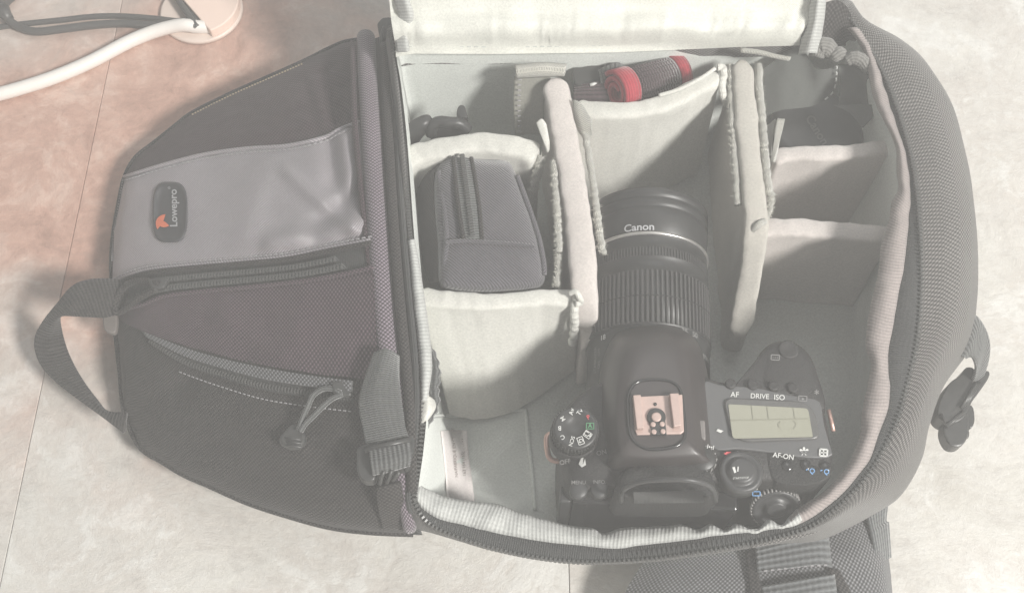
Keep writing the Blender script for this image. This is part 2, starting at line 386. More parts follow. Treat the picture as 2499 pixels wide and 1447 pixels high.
# folds are pressed into the cloth as real relief
FOLD = [((800, 180), (820, 290), 26, -.006), ((850, 150), (835, 300), 20, -.004), ((742, 205), (775, 320), 18, -.003), ((805, 350), (812, 440), 22, -.005),
        ((770, 560), (880, 470), 30, -.005), ((660, 592), (880, 540), 24, .005), ((845, 330), (868, 560), 20, .0035), ((500, 980), (720, 1110), 40, .004), ((330, 1010), (460, 930), 45, -.004), ((540, 770), (680, 870), 26, .002), ((640, 410), (600, 560), 40, .002), ((700, 420), (860, 560), 16, .0025)]
def seg_d(p, a, b):
    ax, ay = a; bx, by = b; t = clamp(((p[0]-ax)*(bx-ax) + (p[1]-ay)*(by-ay)) / ((bx-ax)**2 + (by-ay)**2))
    return math.hypot(p[0] - ax - t*(bx-ax), p[1] - ay - t*(by-ay))
def zS(px, py): return zF(px, py) - .0045 * clamp((px - 790) / 90) ** 2
def zF(px, py):
    z = zL(px, py)
    for a, b, w, d in FOLD:
        q = seg_d((px, py), a, b)
        if q < w * 3: z += d * math.exp(-(q / w) ** 2)
    return z
loft('side_panel', rails_px([R0, S1], 70, 40, zS, 0, .0012), F_MESH, bag)
loft('front_panel', rails_px([S1, [(280, 560), (400, 535), (500, 520), (600, 505), (700, 495), (790, 475), (830, 465), (892, 450)], S2], 70, 44, zS, .0005, .0010, 45), F_SATIN, bag)
loft('zip_cover', rails_px([[(a, b - 6) for a, b in S2], [(a, b + 6) for a, b in S3]], 60, 10, zL, -.0012), F_TAPE, bag)
loft('pocket_panel', rails_px([S3, S4], 70, 34, zF, .0004, .0014, 50), F_POCKET, bag)
loft('lower_panel', rails_px([[(a, b - 4) for a, b in S4], R1], 70, 40, zF, -.0006, .0014, 40), F_BLACK, bag)
# padded edge under the panels down to the floor
outl = [(q[0], q[1]) for q in R0[::-1]] + [(288, 500), (276, 570), (271, 640), (274, 700), (279, 790), (291, 900)] + R1
oc = crom(outl, 160); ring = [P(a, b, zL(a, b) - .0008) for a, b in oc]
cen = P(640, 700, .0)
def inset(f, z): return [Vector((cen.x + (p.x - cen.x) * f, cen.y + (p.y - cen.y) * f + .006 * (1 if f < 1 else 0), z)) for p in ring]
loft('back_panel', [ring, [p + Vector((0, 0, -.008)) for p in inset(.985, 0)] if False else [Vector((cen.x + (p.x-cen.x)*.975, cen.y + (p.y-cen.y)*.965 + .004, p.z*.55)) for p in ring], inset(.92, .003)], F_BLACK, bag)
# piping along the silhouette and raised seam cords
def zpx(pts, n, zf, off): return [P(a, b, zf(a, b) + off) for a, b in crom(pts, n)]
tube('edge_piping', zpx(outl, 200, zL, .0006), .0013, F_BLACK, bag, 8)
beads('edge_stitching', zpx([(470, 279), (560, 234), (650, 194), (740, 155)], 60, zL, .0022), (.0011, .0007, .0006), plain('tan_thread', (.34, .27, .19), .8), bag, .0019)
beads('edge_stitching', zpx([(300, 440), (288, 505), (277, 572), (273, 640)], 60, zL, .0022), (.0011, .0007, .0006), P_STITCH, bag, .0019)
tube('seam', zpx(S1, 80, zF, .0006), .0012, F_SATIN, bag, 8)
tube('seam', zpx(S2, 80, zF, .0004), .0012, F_SATIN, bag, 8)
beads('seam_stitching', zpx([(a, b + 9) for a, b in S1], 80, zF, .0016), (.0022, .0007, .0006), P_STITCH, bag, .0034)
beads('seam_stitching', zpx([(a, b - 9) for a, b in S2], 80, zF, .0016), (.0022, .0007, .0006), P_STITCH, bag, .0034)
# upper zip: two coils in the sunken tape
for k, (f0, f1) in enumerate(((.30, .48), (.58, .80))):
    a = [tuple(p + (q - p) * f0 for p, q in zip(u, v)) for u, v in zip(S2, S3)]; b = [tuple(p + (q - p) * f1 for p, q in zip(u, v)) for u, v in zip(S2, S3)]
    a, b = [q for q in a if q[0] > 330 and q[0] < 880], [q for q in b if q[0] > 330 and q[0] < 880]
    mid = [((p[0]+q[0])/2, (p[1]+q[1])/2) for p, q in zip(a, b)]
    loft('zip_coil', rails_px([a, mid, b], 60, 8, lambda x, y, mm=mid: zL(x, y) + .0018 * math.exp(-(min(abs(y - interp(mm, x)), 60) / 11) ** 2), .0006), F_COIL, bag)
    beads('zipper_chain', zpx(mid, 120, zL, .0026), (.0010, .0032, .0010), P_TOOTH, bag, .0021)
zs = [tuple(p + (q - p) * .1 for p, q in zip(u, v)) for u, v in zip(S2, S3)]
tube('zip_edge', zpx(zs, 70, zL, .0012), .0014, F_BLACK, bag, 8)
tube('zip_edge', zpx([(a, b - 4) for a, b in S3], 70, zL, .0014), .0012, F_POCKET, bag, 8)
# lower pocket zip
za = [(352, 810), (450, 848), (530, 872), (640, 897), (760, 917), (862, 930)]; zb = [(372, 838), (440, 886), (520, 915), (640, 951), (760, 970), (862, 982)]
zm = [((p[0]+q[0])/2, (p[1]+q[1])/2) for p, q in zip(za, zb)]
loft('zip_cover', rails_px([za, zm], 60, 8, zL, .0028), F_GREY, bag, solid=.002)
loft('zip_tape', rails_px([zm, zb], 60, 6, zL, .0012), F_TAPE, bag)
zt = [(p[0]*.45 + q[0]*.55, p[1]*.45 + q[1]*.55) for p, q in zip(zm, zb)]
beads('zipper_chain', zpx(zt, 160, zL, .0020), (.0010, .0030, .0014), P_TOOTH, bag, .0020)
beads('seam_stitching', zpx([(a, b + 22) for a, b in zb[1:]], 80, zL, .0008), (.0018, .0006, .0005), P_STITCH, bag, .0030)
sl = prism('zip_slider', [P(a, b, zL(835, 955) + .002) for a, b in ((812, 938), (838, 934), (862, 948), (860, 972), (836, 976), (814, 962))], 0, .004, P_BUCK, bag, .001)
# cord pull of the lower zip
zc = lambda x, y: zL(x, y) + .006
pc = tube('pull_cord', [P(a, b, zc(a, b)) for a, b in crom([(832, 958), (808, 948), (785, 950), (764, 966), (750, 995), (738, 1022), (728, 1050)], 40)], .0014, F_WEB, bag, 8)
tube('pull_cord', [P(a, b, zc(a, b) + .0004) for a, b in crom([(836, 962), (812, 972), (790, 990), (766, 1014), (746, 1034), (734, 1052)], 40)], .0014, F_WEB, bag, 8)
tab = prism('pull_tab', [P(a, b, zL(715, 1075) + .003) for a, b in crom([(714, 1042), (736, 1042), (748, 1066), (748, 1086), (733, 1100), (708, 1100), (688, 1088), (684, 1074), (698, 1058)], 26, True)], 0, .0045, P_BUCK, bag, .0016)
for k in range(3):
    a, b = 697 + k*3, 1068 + k*9
    tube('ridge', [P(a, b, zL(715, 1075) + .0078), P(a + 38 - k*2, b + 5, zL(715, 1075) + .0078)], .0007, P_BUCK, tab, 6)
# cord pull of the upper zip
zc2 = lambda x, y: .060
tube('pull_cord', [P(a, b, zL(max(a, 300), b) + .008) for a, b in crom([(388, 692), (350, 684), (318, 690), (293, 712), (280, 740), (282, 762), (298, 760), (330, 735), (380, 706)], 60)], .0017, F_BLACK, bag, 8)
prism('zip_slider', [P(a, b, zL(385, 700) + .004) for a, b in ((366, 688), (400, 682), (416, 692), (404, 710), (374, 714))], 0, .004, P_BUCK, bag, .001)
prism('pull_tab', [P(a, b, .030) for a, b in crom([(258, 772), (288, 766), (288, 815), (270, 818), (258, 806)], 20, True)], 0, .004, plain('grey_rubber', (.16, .14, .13), .6), bag, .001)
# logo patch
lp = [(415 + 43 * c_, 518 + 74 * s_) for c_, s_ in [(math.copysign(abs(math.cos(t)) ** .62, math.cos(t)), math.copysign(abs(math.sin(t)) ** .62, math.sin(t))) for t in [i / 40 * 2 * math.pi for i in range(40)]]]
def zlogo(x, y): return zF(x, y) + .0022
rows = [[P(415 + (a - 415) * f, 518 + (b - 518) * f, zF(415 + (a - 415) * f, 518 + (b - 518) * f) + h) for a, b in lp] for f, h in ((1.0, -.001), (1.0, .0016), (.96, .0026), (.88, .0026), (.85, .0018), (.5, .0020), (.05, .0021))]
logo = loft('logo_patch', rows, P_LOGO, bag, close=True, capb=True)
zt2 = lambda x, y: P(x, y, zF(x, y) + .0030)
text_px('logo_lettering', 'Lowepro', 25, (424, 508), 91, zt2, P_LOGOT, logo, bold=.022)
text_px('logo_lettering', '\u00ae', 9, (413, 459), 91, zt2, P_LOGOT, logo)
def petal(c, a0, l, w):
    out = []
    for i in range(13):
        t = i / 12; out.append((t * l, w * math.sin(math.pi * t) ** .8))
    for i in range(1, 12):
        t = 1 - i / 12; out.append((t * l, -w * .25 * math.sin(math.pi * t)))
    ca, sa = math.cos(R(a0)), math.sin(R(a0))
    return [zt2(c[0] + x*ca - y*sa, c[1] - x*sa - y*ca) for x, y in out]
for pl in (petal((413, 551), 150, 33, 12), petal((384, 560), 62, 42, 13)):
    mk('logo_leaf', pl, [tuple(range(len(pl)))], P_ORANGE, logo, smooth=False)
def zcol(py):
    v = clamp((py - 60) / 1250); return .055 + .047 * math.sqrt(max(0, 1 - (2*v - 1) ** 2))
# gusset between front panels and the main zip
pe = [(870, 97), (876, 300), (890, 450), (904, 590), (910, 655), (920, 925), (940, 1100), (1005, 1304)]
gm = [(928, 90), (936, 300), (946, 450), (958, 590), (966, 700), (988, 925), (996, 1100), (1003, 1290)]
te = [(958, 70), (966, 130), (972, 200), (985, 330), (992, 450), (1000, 560), (1012, 700), (1022, 800), (1030, 900), (1032, 1000), (1025, 1100), (1012, 1210), (1022, 1250)]
def lift(pts, zf): return [(a, b, zf(a, b)) for a, b in pts]
loft('zip_gusset', rails_px([lift(pe, lambda a, b: zL(a, b) - .006), lift([(x + 26, y) for x, y in pe], lambda a, b: zcol(b) - .012), lift(gm, lambda a, b: zcol(b) - .008), lift(te, lambda a, b: zcol(b))], 80, 18), F_TAPE, bag)
pp = [(893, 92), (898, 200), (906, 320), (914, 450), (922, 560), (930, 680), (940, 800), (950, 890), (962, 980), (972, 1080), (984, 1180), (1000, 1290)]
tube('padded_piping', [P(a, b, zcol(b) - .003) for a, b in crom(pp, 90)], lambda t: .0056 if t < .75 else .0056 - (t - .75) * .009, F_TUBE, bag, 14)
tube('seam', [P(a, b, zcol(b) - .002) for a, b in crom([(860, 104), (866, 300), (880, 450), (895, 590), (902, 660), (914, 900)], 70)], .0016, F_MESH, bag, 8)
gz = [(938, 110), (948, 330), (962, 560), (978, 760), (998, 960), (1004, 1080), (1006, 1200)]
tube('zip_edge', [P(a, b, zcol(b) + .001) for a, b in crom(gz, 70)], .0026, F_BLACK, bag, 10)
tube('zip_edge', [P(a, b, zcol(b) + .0005) for a, b in crom([(x - 16, y) for x, y in te[1:]], 70)], .0016, F_TAPE, bag, 8)
beads('zipper_chain', [P(a, b, zcol(b) + .0012) for a, b in crom(te, 300)], (.0012, .0026, .0018), P_TOOTH, bag, .0020)
beads('zipper_chain', [P(a - 9, b, zcol(b) + .0012) for a, b in crom(te[9:], 90)], (.0009, .0011, .0010), P_TOOTH, bag, .0019)
sl = prism('zip_slider', [P(a, b, .066) for a, b in ((922, 72), (935, 58), (956, 56), (966, 70), (964, 108), (930, 112))], 0, .006, P_BUCK, bag, .0015)
tube('pull_ring', [P(a, b, .075) for a, b in crom([(938, 66), (930, 100), (944, 150), (956, 104), (952, 64)], 30)], .0011, P_BUCK, sl, 6)

# main compartment: rim, outer wall, tape, binding, lining
RIM = [(962, 112, .100, 945, 100, .06), (1000, 108, .1, 1000, 95, .06), (1200, 108, .1, 1200, 95, .06), (1500, 104, .1, 1500, 92, .06), (1800, 92, .1, 1800, 80, .06),
 (1960, 80, .1, 1965, 66, .07), (2020, 40, .1, 2025, 22, .075), (2060, 34, .1, 2068, 22, .075), (2088, 62, .1, 2100, 70, .075), (2110, 95, .1, 2140, 97, .07), (2150, 165, .1, 2222, 130, .06), (2180, 235, .1, 2290, 215, .05),
 (2205, 310, .1, 2332, 300, .042), (2225, 385, .1, 2353, 390, .04), (2238, 465, .1, 2370, 470, .04), (2246, 560, .1, 2382, 570, .04), (2250, 650, .1, 2386, 660, .04), (2248, 740, .1, 2383, 750, .04),
 (2238, 840, .1, 2366, 850, .042), (2215, 940, .098, 2302, 945, .05), (2190, 1030, .096, 2268, 1040, .05), (2150, 1110, .092, 2250, 1120, .045), (2110, 1170, .09, 2206, 1200, .045), (2050, 1232, .086, 2150, 1245, .045),
 (1980, 1283, .082, 2010, 1315, .06), (1900, 1310, .08, 1905, 1326, .068), (1800, 1332, .078, 1800, 1342, .068), (1700, 1349, .076, 1700, 1357, .066), (1600, 1363, .074, 1600, 1370, .064), (1500, 1370, .072, 1500, 1376, .062),
 (1400, 1370, .07, 1400, 1375, .06), (1300, 1358, .07, 1300, 1364, .06), (1200, 1337, .07, 1200, 1343, .06), (1120, 1312, .072, 1117, 1319, .06), (1060, 1286, .074, 1050, 1299, .06), (1025, 1252, .078, 1005, 1285, .06),
 (1012, 1210, .0805, 985, 1240, .06), (1025, 1100, .089, 995, 1110, .06), (1032, 1000, .096, 1000, 1000, .06), (1028, 850, .1, 995, 850, .06), (1012, 700, .102, 985, 700, .06), (1000, 560, .102, 975, 560, .06), (985, 330, .1, 960, 330, .06), (972, 200, .098, 948, 200, .06)]
def zup(x, y): return .012 * clamp((x - 2080) / 60) * math.exp(-((y - 560) / 300) ** 2)
RIM = [(a, b, c + zup(a, b), d, e, f) for a, b, c, d, e, f in RIM]
NR = 260
rim = crom(RIM, NR, True)
rimw = [P(q[0], q[1], q[2]) for q in rim]; outw = [P(q[3], q[4], q[5]) for q in rim]
rc = sum(rimw, Vector()) / NR
def wallrow(f, dz):
    out = []
    for a, b in zip(rimw, outw):
        p = a.lerp(b, f); p.z = a.z + (b.z - a.z) * (f ** 2.2) + dz; out.append(p)
    return out
def wr(row, amp, s): return [p + Vector((0, 0, amp * nz(p, s))) for p in row]
flo = [Vector((rc.x + (p.x - rc.x) * .93, rc.y + (p.y - rc.y) * .93 + .008, .002)) for p in outw]
flm = [a.lerp(b, .5) + Vector((0, 0, 0)) for a, b in zip(outw, flo)]
loft('outer_wall', [wallrow(.0, -.001), wr(wallrow(.2, .001), .0006, 60), wr(wallrow(.4, .002), .0015, 40), wr(wallrow(.6, .0022), .0018, 40), wr(wallrow(.8, .0016), .0015, 40), wallrow(.93, .0006), outw, flm, flo], F_WALL, bag, close=True)
beads('zipper_chain', [P(q[0], q[1], q[2] + .0008) for q in crom([r[:3] for r in RIM[7:37]], 500)], (.0013, .0022, .0016), P_TOOTH, bag, .0022)
tube('wall_piping', [a.lerp(b, .30) + Vector((0, 0, .0012)) for a, b in zip(rimw, outw)][48:150], .0016, F_WALL, bag, 8)
BIND = [(2066, 72, 2095, 66, .1), (2095, 105, 2118, 104, .1), (2113, 145, 2137, 142, .1), (2120, 185, 2152, 192, .1), (2125, 218, 2167, 240, .1), (2145, 275, 2186, 300, .1), (2166, 312, 2200, 340, .1), (2186, 365, 2212, 382, .1), (2188, 420, 2220, 440, .1),
 (2192, 460, 2222, 490, .1), (2177, 490, 2219, 520, .1), (2168, 540, 2216, 562, .1), (2150, 600, 2211, 612, .1), (2145, 650, 2204, 660, .1), (2135, 700, 2194, 710, .1), (2120, 765, 2182, 782, .1), (2112, 840, 2169, 850, .1), (2124, 890, 2168, 900, .1), (2116, 940, 2172, 945, .1),
 (2104, 1000, 2165, 1005, .098), (2098, 1060, 2142, 1066, .096), (2078, 1110, 2126, 1116, .094), (2056, 1150, 2100, 1152, .092), (2010, 1198, 2058, 1202, .09), (1965, 1228, 2000, 1250, .086), (1946, 1240, 1960, 1274, .084), (1924, 1262, 1936, 1284, .083), (1905, 1281, 1910, 1289, .082),
 (1876, 1266, 1880, 1292, .081), (1845, 1292, 1846, 1298, .08), (1797, 1277, 1800, 1301, .079), (1770, 1293, 1768, 1305, .078), (1734, 1278, 1732, 1309, .077), (1704, 1290, 1704, 1314, .076), (1664, 1280, 1664, 1319, .075), (1616, 1283, 1612, 1325, .074), (1560, 1285, 1560, 1331, .073),
 (1520, 1287, 1514, 1338, .073), (1472, 1300, 1470, 1337, .072), (1446, 1288, 1446, 1334, .072), (1400, 1283, 1400, 1329, .072), (1350, 1272, 1350, 1324, .072), (1300, 1259, 1300, 1317, .072), (1250, 1242, 1240, 1306, .072), (1208, 1227, 1180, 1293, .073), (1150, 1222, 1130, 1280, .073), (1086, 1210, 1072, 1266, .075), (1040, 1192, 1034, 1244, .077), (1024, 1180, 1013, 1222, .079)]
BIND = [(a, b, c, d, e + zup(max(a, 2141), b) * clamp((a - 2000) / 90)) for a, b, c, d, e in BIND]
def bind(lst, n, nv, name, mat):
    c = crom(lst, n); rows = []
    for i in range(nv):
        f = i / (nv - 1)
        row = []
        for q in c:
            p = P(q[0] + (q[2] - q[0]) * f, q[1] + (q[3] - q[1]) * f, q[4] + .003 * math.sin(math.pi * f) - .0015 * (1 - f))
            p.z += .0011 * nz((p.x, p.y, .3), 130)
            row.append(p)
        rows.append(row)
    return loft(name, rows, mat, bag, solid=.0014)
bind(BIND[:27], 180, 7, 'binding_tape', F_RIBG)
bind(BIND[25:], 220, 7, 'binding_tape', F_RIB)
bind([(1006, 585, 1002, 588, .102), (1018, 650, 1008, 650, .102), (1032, 740, 1016, 745, .102), (1044, 830, 1026, 830, .101), (1048, 895, 1032, 895, .1), (1042, 945, 1034, 950, .098), (1036, 975, 1034, 978, .097)], 60, 6, 'binding_tape', F_RIB)
# dark tape between binding and teeth
tp_o = crom([r[:3] for r in RIM[7:37]], 240)
bo = [q for q in crom([(b[2], b[3], b[4]) for b in BIND], 400)]
tp_rows = [[], [], []]
for q in tp_o:
    n_ = min(bo, key=lambda b: (b[0]-q[0])**2 + (b[1]-q[1])**2)
    for k, f in enumerate((0, .5, 1.08)):
        tp_rows[k].append(P(q[0] + (n_[0]-q[0])*f, q[1] + (n_[1]-q[1])*f, q[2] + (n_[2]-q[2])*f - (.0004, .0022, .0016)[k]))
loft('zip_tape', tp_rows, F_TAPE, bag, solid=.0012)
sc_ = [(q[0] + (min(bo, key=lambda b: (b[0]-q[0])**2 + (b[1]-q[1])**2)[0] - q[0]) * .45, q[1] + (min(bo, key=lambda b: (b[0]-q[0])**2 + (b[1]-q[1])**2)[1] - q[1]) * .45, q[2] - .0008) for q in tp_o[135:232]]
beads('zip_coil', [P(*q) for q in sc_], (.0012, .0042, .0012), plain('zip_coil_thread', (.05, .052, .052), .6), bag, .0024)
# lining
LFL = []
for q, p in zip(rim, rimw):
    f = .95; fy = .95
    t = Vector((rc.x + (p.x - rc.x) * f, rc.y + (p.y - rc.y) * fy, .012))
    if q[1] > 900:  # the near wall slopes in like a bowl, most at the left cell
        k = clamp((q[1] - 900) / 300); e = clamp((1450 - q[0]) / 200)
        t.y = t.y + k * (.006 + .030 * e)
        t.x = t.x + .018 * k * clamp((1100 - q[0]) / 100)
    LFL.append(t)
def lrow(f, bulge): return [a.lerp(b, f) + Vector(((rc.x - a.x), (rc.y - a.y), 0)).normalized() * bulge for a, b in zip([p + Vector((0, 0, -.002)) for p in rimw], LFL)]
lin_rows = [lrow(0, .002), wr(lrow(.12, .003), .001, 50), wr(lrow(.3, .001), .0016, 45), wr(lrow(.55, 0), .0016, 45), wr(lrow(.8, 0), .0012, 45), LFL]
for f in (.8, .5, .2, .02): lin_rows.append([Vector((rc.x + (p.x - rc.x) * f, rc.y + (p.y - rc.y) * f, .012 + .0008 * nz(p, 40))) for p in LFL])
lining = loft('lining', lin_rows, F_LIN, bag, close=True)
# flap with pale quilted lining, opened away from the viewer
def zfl(px, py):
    t = clamp((118 - py) / 240)
    return .1 + .050 * t + .006 * math.sin(min(1, t * 3.0) * math.pi) + .0014 * nz((px * .006, py * .012, 0), 1.7)
def flap_rows(off):
    rows = []
    for i in range(26):
        t = (i - 2) / 23; row = []
        for j in range(90):
            u = j / 89
            yb = interp([(965, 120), (1010, 112), (1200, 113), (1500, 109), (1800, 96), (1955, 92)], 965 + u * 990)
            xl = interp([(-120, 940), (0, 950), (60, 956), (120, 966)], yb - t * 230); xr = interp([(-120, 1990), (0, 1978), (60, 1970), (95, 1952)], yb - t * 230)
            px, py = xl + (xr - xl) * u, yb - t * 230
            pk = .0024 * math.exp(-t * 6) * (.55 + nz((u * 9, 0, 0), 1)) * math.sin(u * 150 + 4 * math.sin(u * 31)) * (1 if t > .02 else 0)
            v = P(px, py, zfl(px, py) + off + pk); v.z += .003 * min(1, max(0, t) * 9) * nz((u * 9 + t * 3.0, t * 2.2, 1), 1.3) + .0022 * (1 if t > .01 else 0); row.append(v)
        rows.append(row)
    return rows
fr_ = flap_rows(0.0)
loft('flap_lining', fr_, F_FLAP, bag)
loft('flap_shell', [[p + Vector((0, .004, -.014)) for p in r] for r in fr_], F_WALL, bag)
beads('seam_stitching', [P(a, b, .1020) for a, b in crom([(968, 124), (1010, 114), (1200, 115), (1500, 111), (1800, 98), (1955, 94)], 200)], (.0026, .0006, .0004), P_STITCHW, bag, .0042)
loft('flap_binding', rails_px([[(948, -60, .135), (960, 0, .125), (972, 40, .118), (962, 80, .108), (968, 126, .1045)], [(972, -60, .139), (988, 0, .130), (996, 40, .122), (988, 80, .112), (994, 126, .1075)], [(985, -60, .138), (1000, 0, .128), (1010, 40, .1205), (997, 80, .110), (1000, 126, .1045)]], 50, 9, None, .0012, .0008), F_RIB, bag, solid=.0012)
loft('flap_binding', rails_px([[(1985, -60, .135), (1972, 40, .118), (1956, 96, .108), (1948, 135, .1)], [(2002, -60, .142), (1994, 40, .124), (1984, 96, .114), (1976, 130, .106)], [(2020, -60, .135), (2014, 30, .118), (2008, 75, .108), (2000, 130, .1)]], 50, 9, None, .0015, .0008), F_RIB, bag, solid=.0012)
# dark gusset cloth at the far right corner
loft('gusset', rails_px([[(2012, 8, .108), (2040, 4, .106), (2064, 18, .104), (2086, 56, .101), (2106, 92, .1)], [(2008, 60, .098), (2035, 62, .098), (2060, 70, .097), (2078, 88, .096), (2098, 110, .095)], [(1998, 120, .088), (2030, 118, .085), (2060, 112, .086), (2085, 118, .088), (2112, 150, .088)]], 30, 14, None, 0, .002), F_BLACK, bag)
loft('gusset', rails_px([[(1864, 168, .088), (1920, 128, .096), (1955, 112, .099), (1985, 158, .093), (2010, 168, .092), (2045, 162, .092)], [(1862, 215, .080), (1915, 192, .086), (1970, 196, .083), (2000, 200, .084), (2020, 202, .082), (2042, 200, .083)], [(1860, 290, .070), (1900, 272, .075), (1945, 266, .074), (1980, 260, .073), (2010, 246, .073), (2035, 226, .076)]], 30, 16, None, 0, .002), F_GUS, bag)
beads('seam_stitching', [P(a, b, z + .0015) for a, b, z in crom([(2042, 166, .092), (2040, 200, .083), (2032, 226, .078), (2005, 250, .074)], 40)], (.0024, .0009, .0007), P_STITCHW, bag, .0042)
loft('gusset', rails_px([[(2044, 160, .091), (2080, 158, .093), (2122, 180, .094)], [(2050, 210, .082), (2095, 205, .084), (2128, 215, .086)], [(2046, 256, .075), (2092, 262, .074), (2135, 262, .08)]], 20, 14, None, .0006, .002), F_GUS, bag)
loft('gusset', rails_px([[(2030, 258, .078), (2095, 256, .08), (2142, 258, .082)], [(2070, 276, .077), (2104, 285, .078), (2136, 280, .08)], [(2098, 305, .076), (2106, 312, .076), (2122, 296, .078)]], 16, 10, None, .001, .001), F_GUS, bag)
for pts, r in (([(1992, 140, .098), (2000, 118, .101), (2018, 116, .102), (2030, 132, .098)], .0072), ([(2036, 142, .098), (2044, 132, .101), (2056, 134, .097)], .0055), ([(2066, 150, .099), (2084, 142, .101), (2106, 152, .1), (2122, 174, .098)], .0055)):
    tube('elastic_binding', [P(*q) for q in crom(pts, 26)], lambda t, r=r: r * .78 * (.75 + .25 * math.sin(t * math.pi)) * (1 + .04 * math.sin(t * 40)), F_SCR, bag, 12)
# pulled binding, mesh trim and torn edge at the near side of the main zip
tube('mesh_trim', [P(a, b, z) for a, b, z in crom([(1040, 838, .088), (1056, 870, .09), (1062, 910, .09), (1058, 950, .09), (1060, 985, .09), (1048, 1020, .088), (1036, 1050, .086)], 50)], lambda t: .0028 * math.sin(math.pi * (t * .9 + .06)) ** .5 * (1 + .2 * math.sin(t * 60)), F_WEB, bag, 10)
loft('torn_trim', rails_px([[(1030, 968, .094), (1042, 966, .096), (1058, 978, .094)], [(1030, 1000, .095), (1045, 1000, .097), (1060, 990, .094)], [(1030, 1035, .093), (1038, 1026, .095), (1052, 1006, .092)]], 14, 10, None, .0015, .001), F_DIV, bag, solid=.001)
# lining seams of the near left cell
def on_lin(px, py):  # point on the lining under a pixel
    from mathutils.bvhtree import BVHTree
    global _bvh
    if '_bvh' not in globals(): _bvh = BVHTree.FromPolygons([tuple(v.co) for v in lining.data.vertices], [tuple(p.vertices) for p in lining.data.polygons])
    h = _bvh.ray_cast(CAMLOC - bag.location, ray(px, py))
    return h[0] + bag.location if h[0] else P(px, py, .014)
tube('lining_seam', [on_lin(a, b) + Vector((0, 0, .0004)) for a, b in crom([(1283, 1000), (1290, 1080), (1298, 1150), (1306, 1245)], 30)], .0012, F_LIN, bag, 8)
tube('lining_seam', [on_lin(a, b) + Vector((0, 0, .0002)) for a, b in crom([(1050, 1016), (1150, 1012), (1230, 1002), (1283, 1000)], 30)], .0012, F_LIN, bag, 8)
lr = [[on_lin(a, b) + Vector((0, 0, h)) for a, b in crom(r, 12)] for r, h in (([(1077, 1057), (1108, 1054), (1140, 1056)], .0035), ([(1083, 1110), (1113, 1107), (1144, 1108)], .0015), ([(1088, 1165), (1120, 1164), (1152, 1168)], .0012), ([(1092, 1222), (1126, 1228), (1160, 1236)], .0022))]
care = loft('care_label', lr, F_CARE, bag, solid=.0004, soff=0)
def on_care(x, y):
    return on_lin(x, y) + Vector((0, 0, interp([(1055, .0042), (1110, .0024), (1165, .0022), (1230, .0032)], y)))
text_px('label_lettering', 'MADE IN CHINA/FABRIQU\u00c9 EN CHINE', 10.5, (1113, 1140), 94.5, on_care, P_INK, care, bold=.0)
text_px('label_lettering', 'F 16J 162 163 164 (165) / WW', 10.5, (1133, 1140), 94.5, on_care, P_INK, care, bold=.0)
# carry handle at the top of the bag
ho = [(322, 684, .034), (265, 679, .044), (215, 682, .052), (175, 698, .056), (140, 738, .050), (108, 778, .040), (88, 812, .030), (83, 842, .026), (92, 878, .024), (113, 910, .024), (150, 944, .026), (200, 982, .028), (250, 1018, .030), (300, 1056, .032)]
hm = [(324, 712, .036), (265, 722, .047), (215, 728, .055), (180, 738, .060), (152, 760, .053), (130, 790, .043), (118, 820, .033), (116, 845, .029), (124, 872, .027), (142, 898, .027), (170, 925, .029), (206, 962, .031), (252, 1004, .033), (303, 1034, .036)]
hi = [(326, 748, .033), (265, 774, .043), (215, 774, .050), (180, 772, .054), (152, 772, .050), (148, 782, .042), (153, 812, .032), (160, 838, .026), (170, 866, .024), (188, 902, .024), (212, 940, .026), (238, 974, .028), (264, 1002, .030), (308, 1004, .034)]
loft('carry_handle', rails_px([ho, hm, hi], 110, 12), F_WEBT, bag, solid=.0022)
# compression strap with ladder buckle
wa = [(905, 872), (930, 862), (962, 868)]
loft('compression_strap', rails_px([[(912, 860, .108), (895, 905, .106), (878, 960, .102), (876, 1000, .099), (888, 1060, .096), (893, 1092, .094)], [(944, 850, .111), (930, 905, .1095), (920, 960, .106), (925, 1000, .103), (938, 1050, .099), (946, 1080, .097)], [(976, 868, .108), (975, 920, .107), (980, 975, .104), (985, 1010, .102), (988, 1040, .1), (998, 1066, .097)]], 50, 12), fabric('compression_webbing', (.085, .088, .087), .0011, .0028, 'rib_u', amp=1.0, sheen=.4, bd=.0007), bag, solid=.0016)
bk = prism('ladder_buckle', [P(a, b, .088) for a, b in crom([(884, 1100), (946, 1088), (1000, 1074), (1014, 1084), (1012, 1118), (1000, 1132), (1004, 1150), (960, 1160), (925, 1168), (916, 1184), (892, 1184), (878, 1166), (876, 1130)], 50, True)], 0, .008, P_BUCK, bag, .002)
tube('bar', [P(a, b, .0985) for a, b in ((890, 1098), (946, 1086), (1002, 1073))], .0016, P_BUCK, bk, 8)
loft('strap_tail', rails_px([[(902, 1104, .098), (950, 1094, .099), (1000, 1084, .098)], [(906, 1130, .101), (953, 1122, .102), (1003, 1106, .1)], [(910, 1156, .097), (952, 1146, .098), (1000, 1134, .097)]], 20, 10), F_WEB, bag, solid=.0016)
for pts in ([(926, 1182, .094), (932, 1160, .098), (938, 1148, .1)], [(944, 1178, .094), (952, 1158, .098), (956, 1146, .1)], [(958, 1172, .094), (968, 1158, .097), (976, 1150, .098)], [(990, 1148, .096), (996, 1134, .098), (1000, 1120, .099)]):
    tube('buckle_tooth', [P(*q) for q in pts], .0011, P_BUCK, bk, 6)
loft('strap_fold', rails_px([[(920, 1186, .088), (945, 1180, .09), (975, 1172, .088)], [(925, 1230, .078), (950, 1228, .08), (985, 1222, .078)], [(935, 1285, .06), (965, 1290, .06), (1000, 1290, .058)]], 16, 10), F_BLACK, bag, solid=.0016)
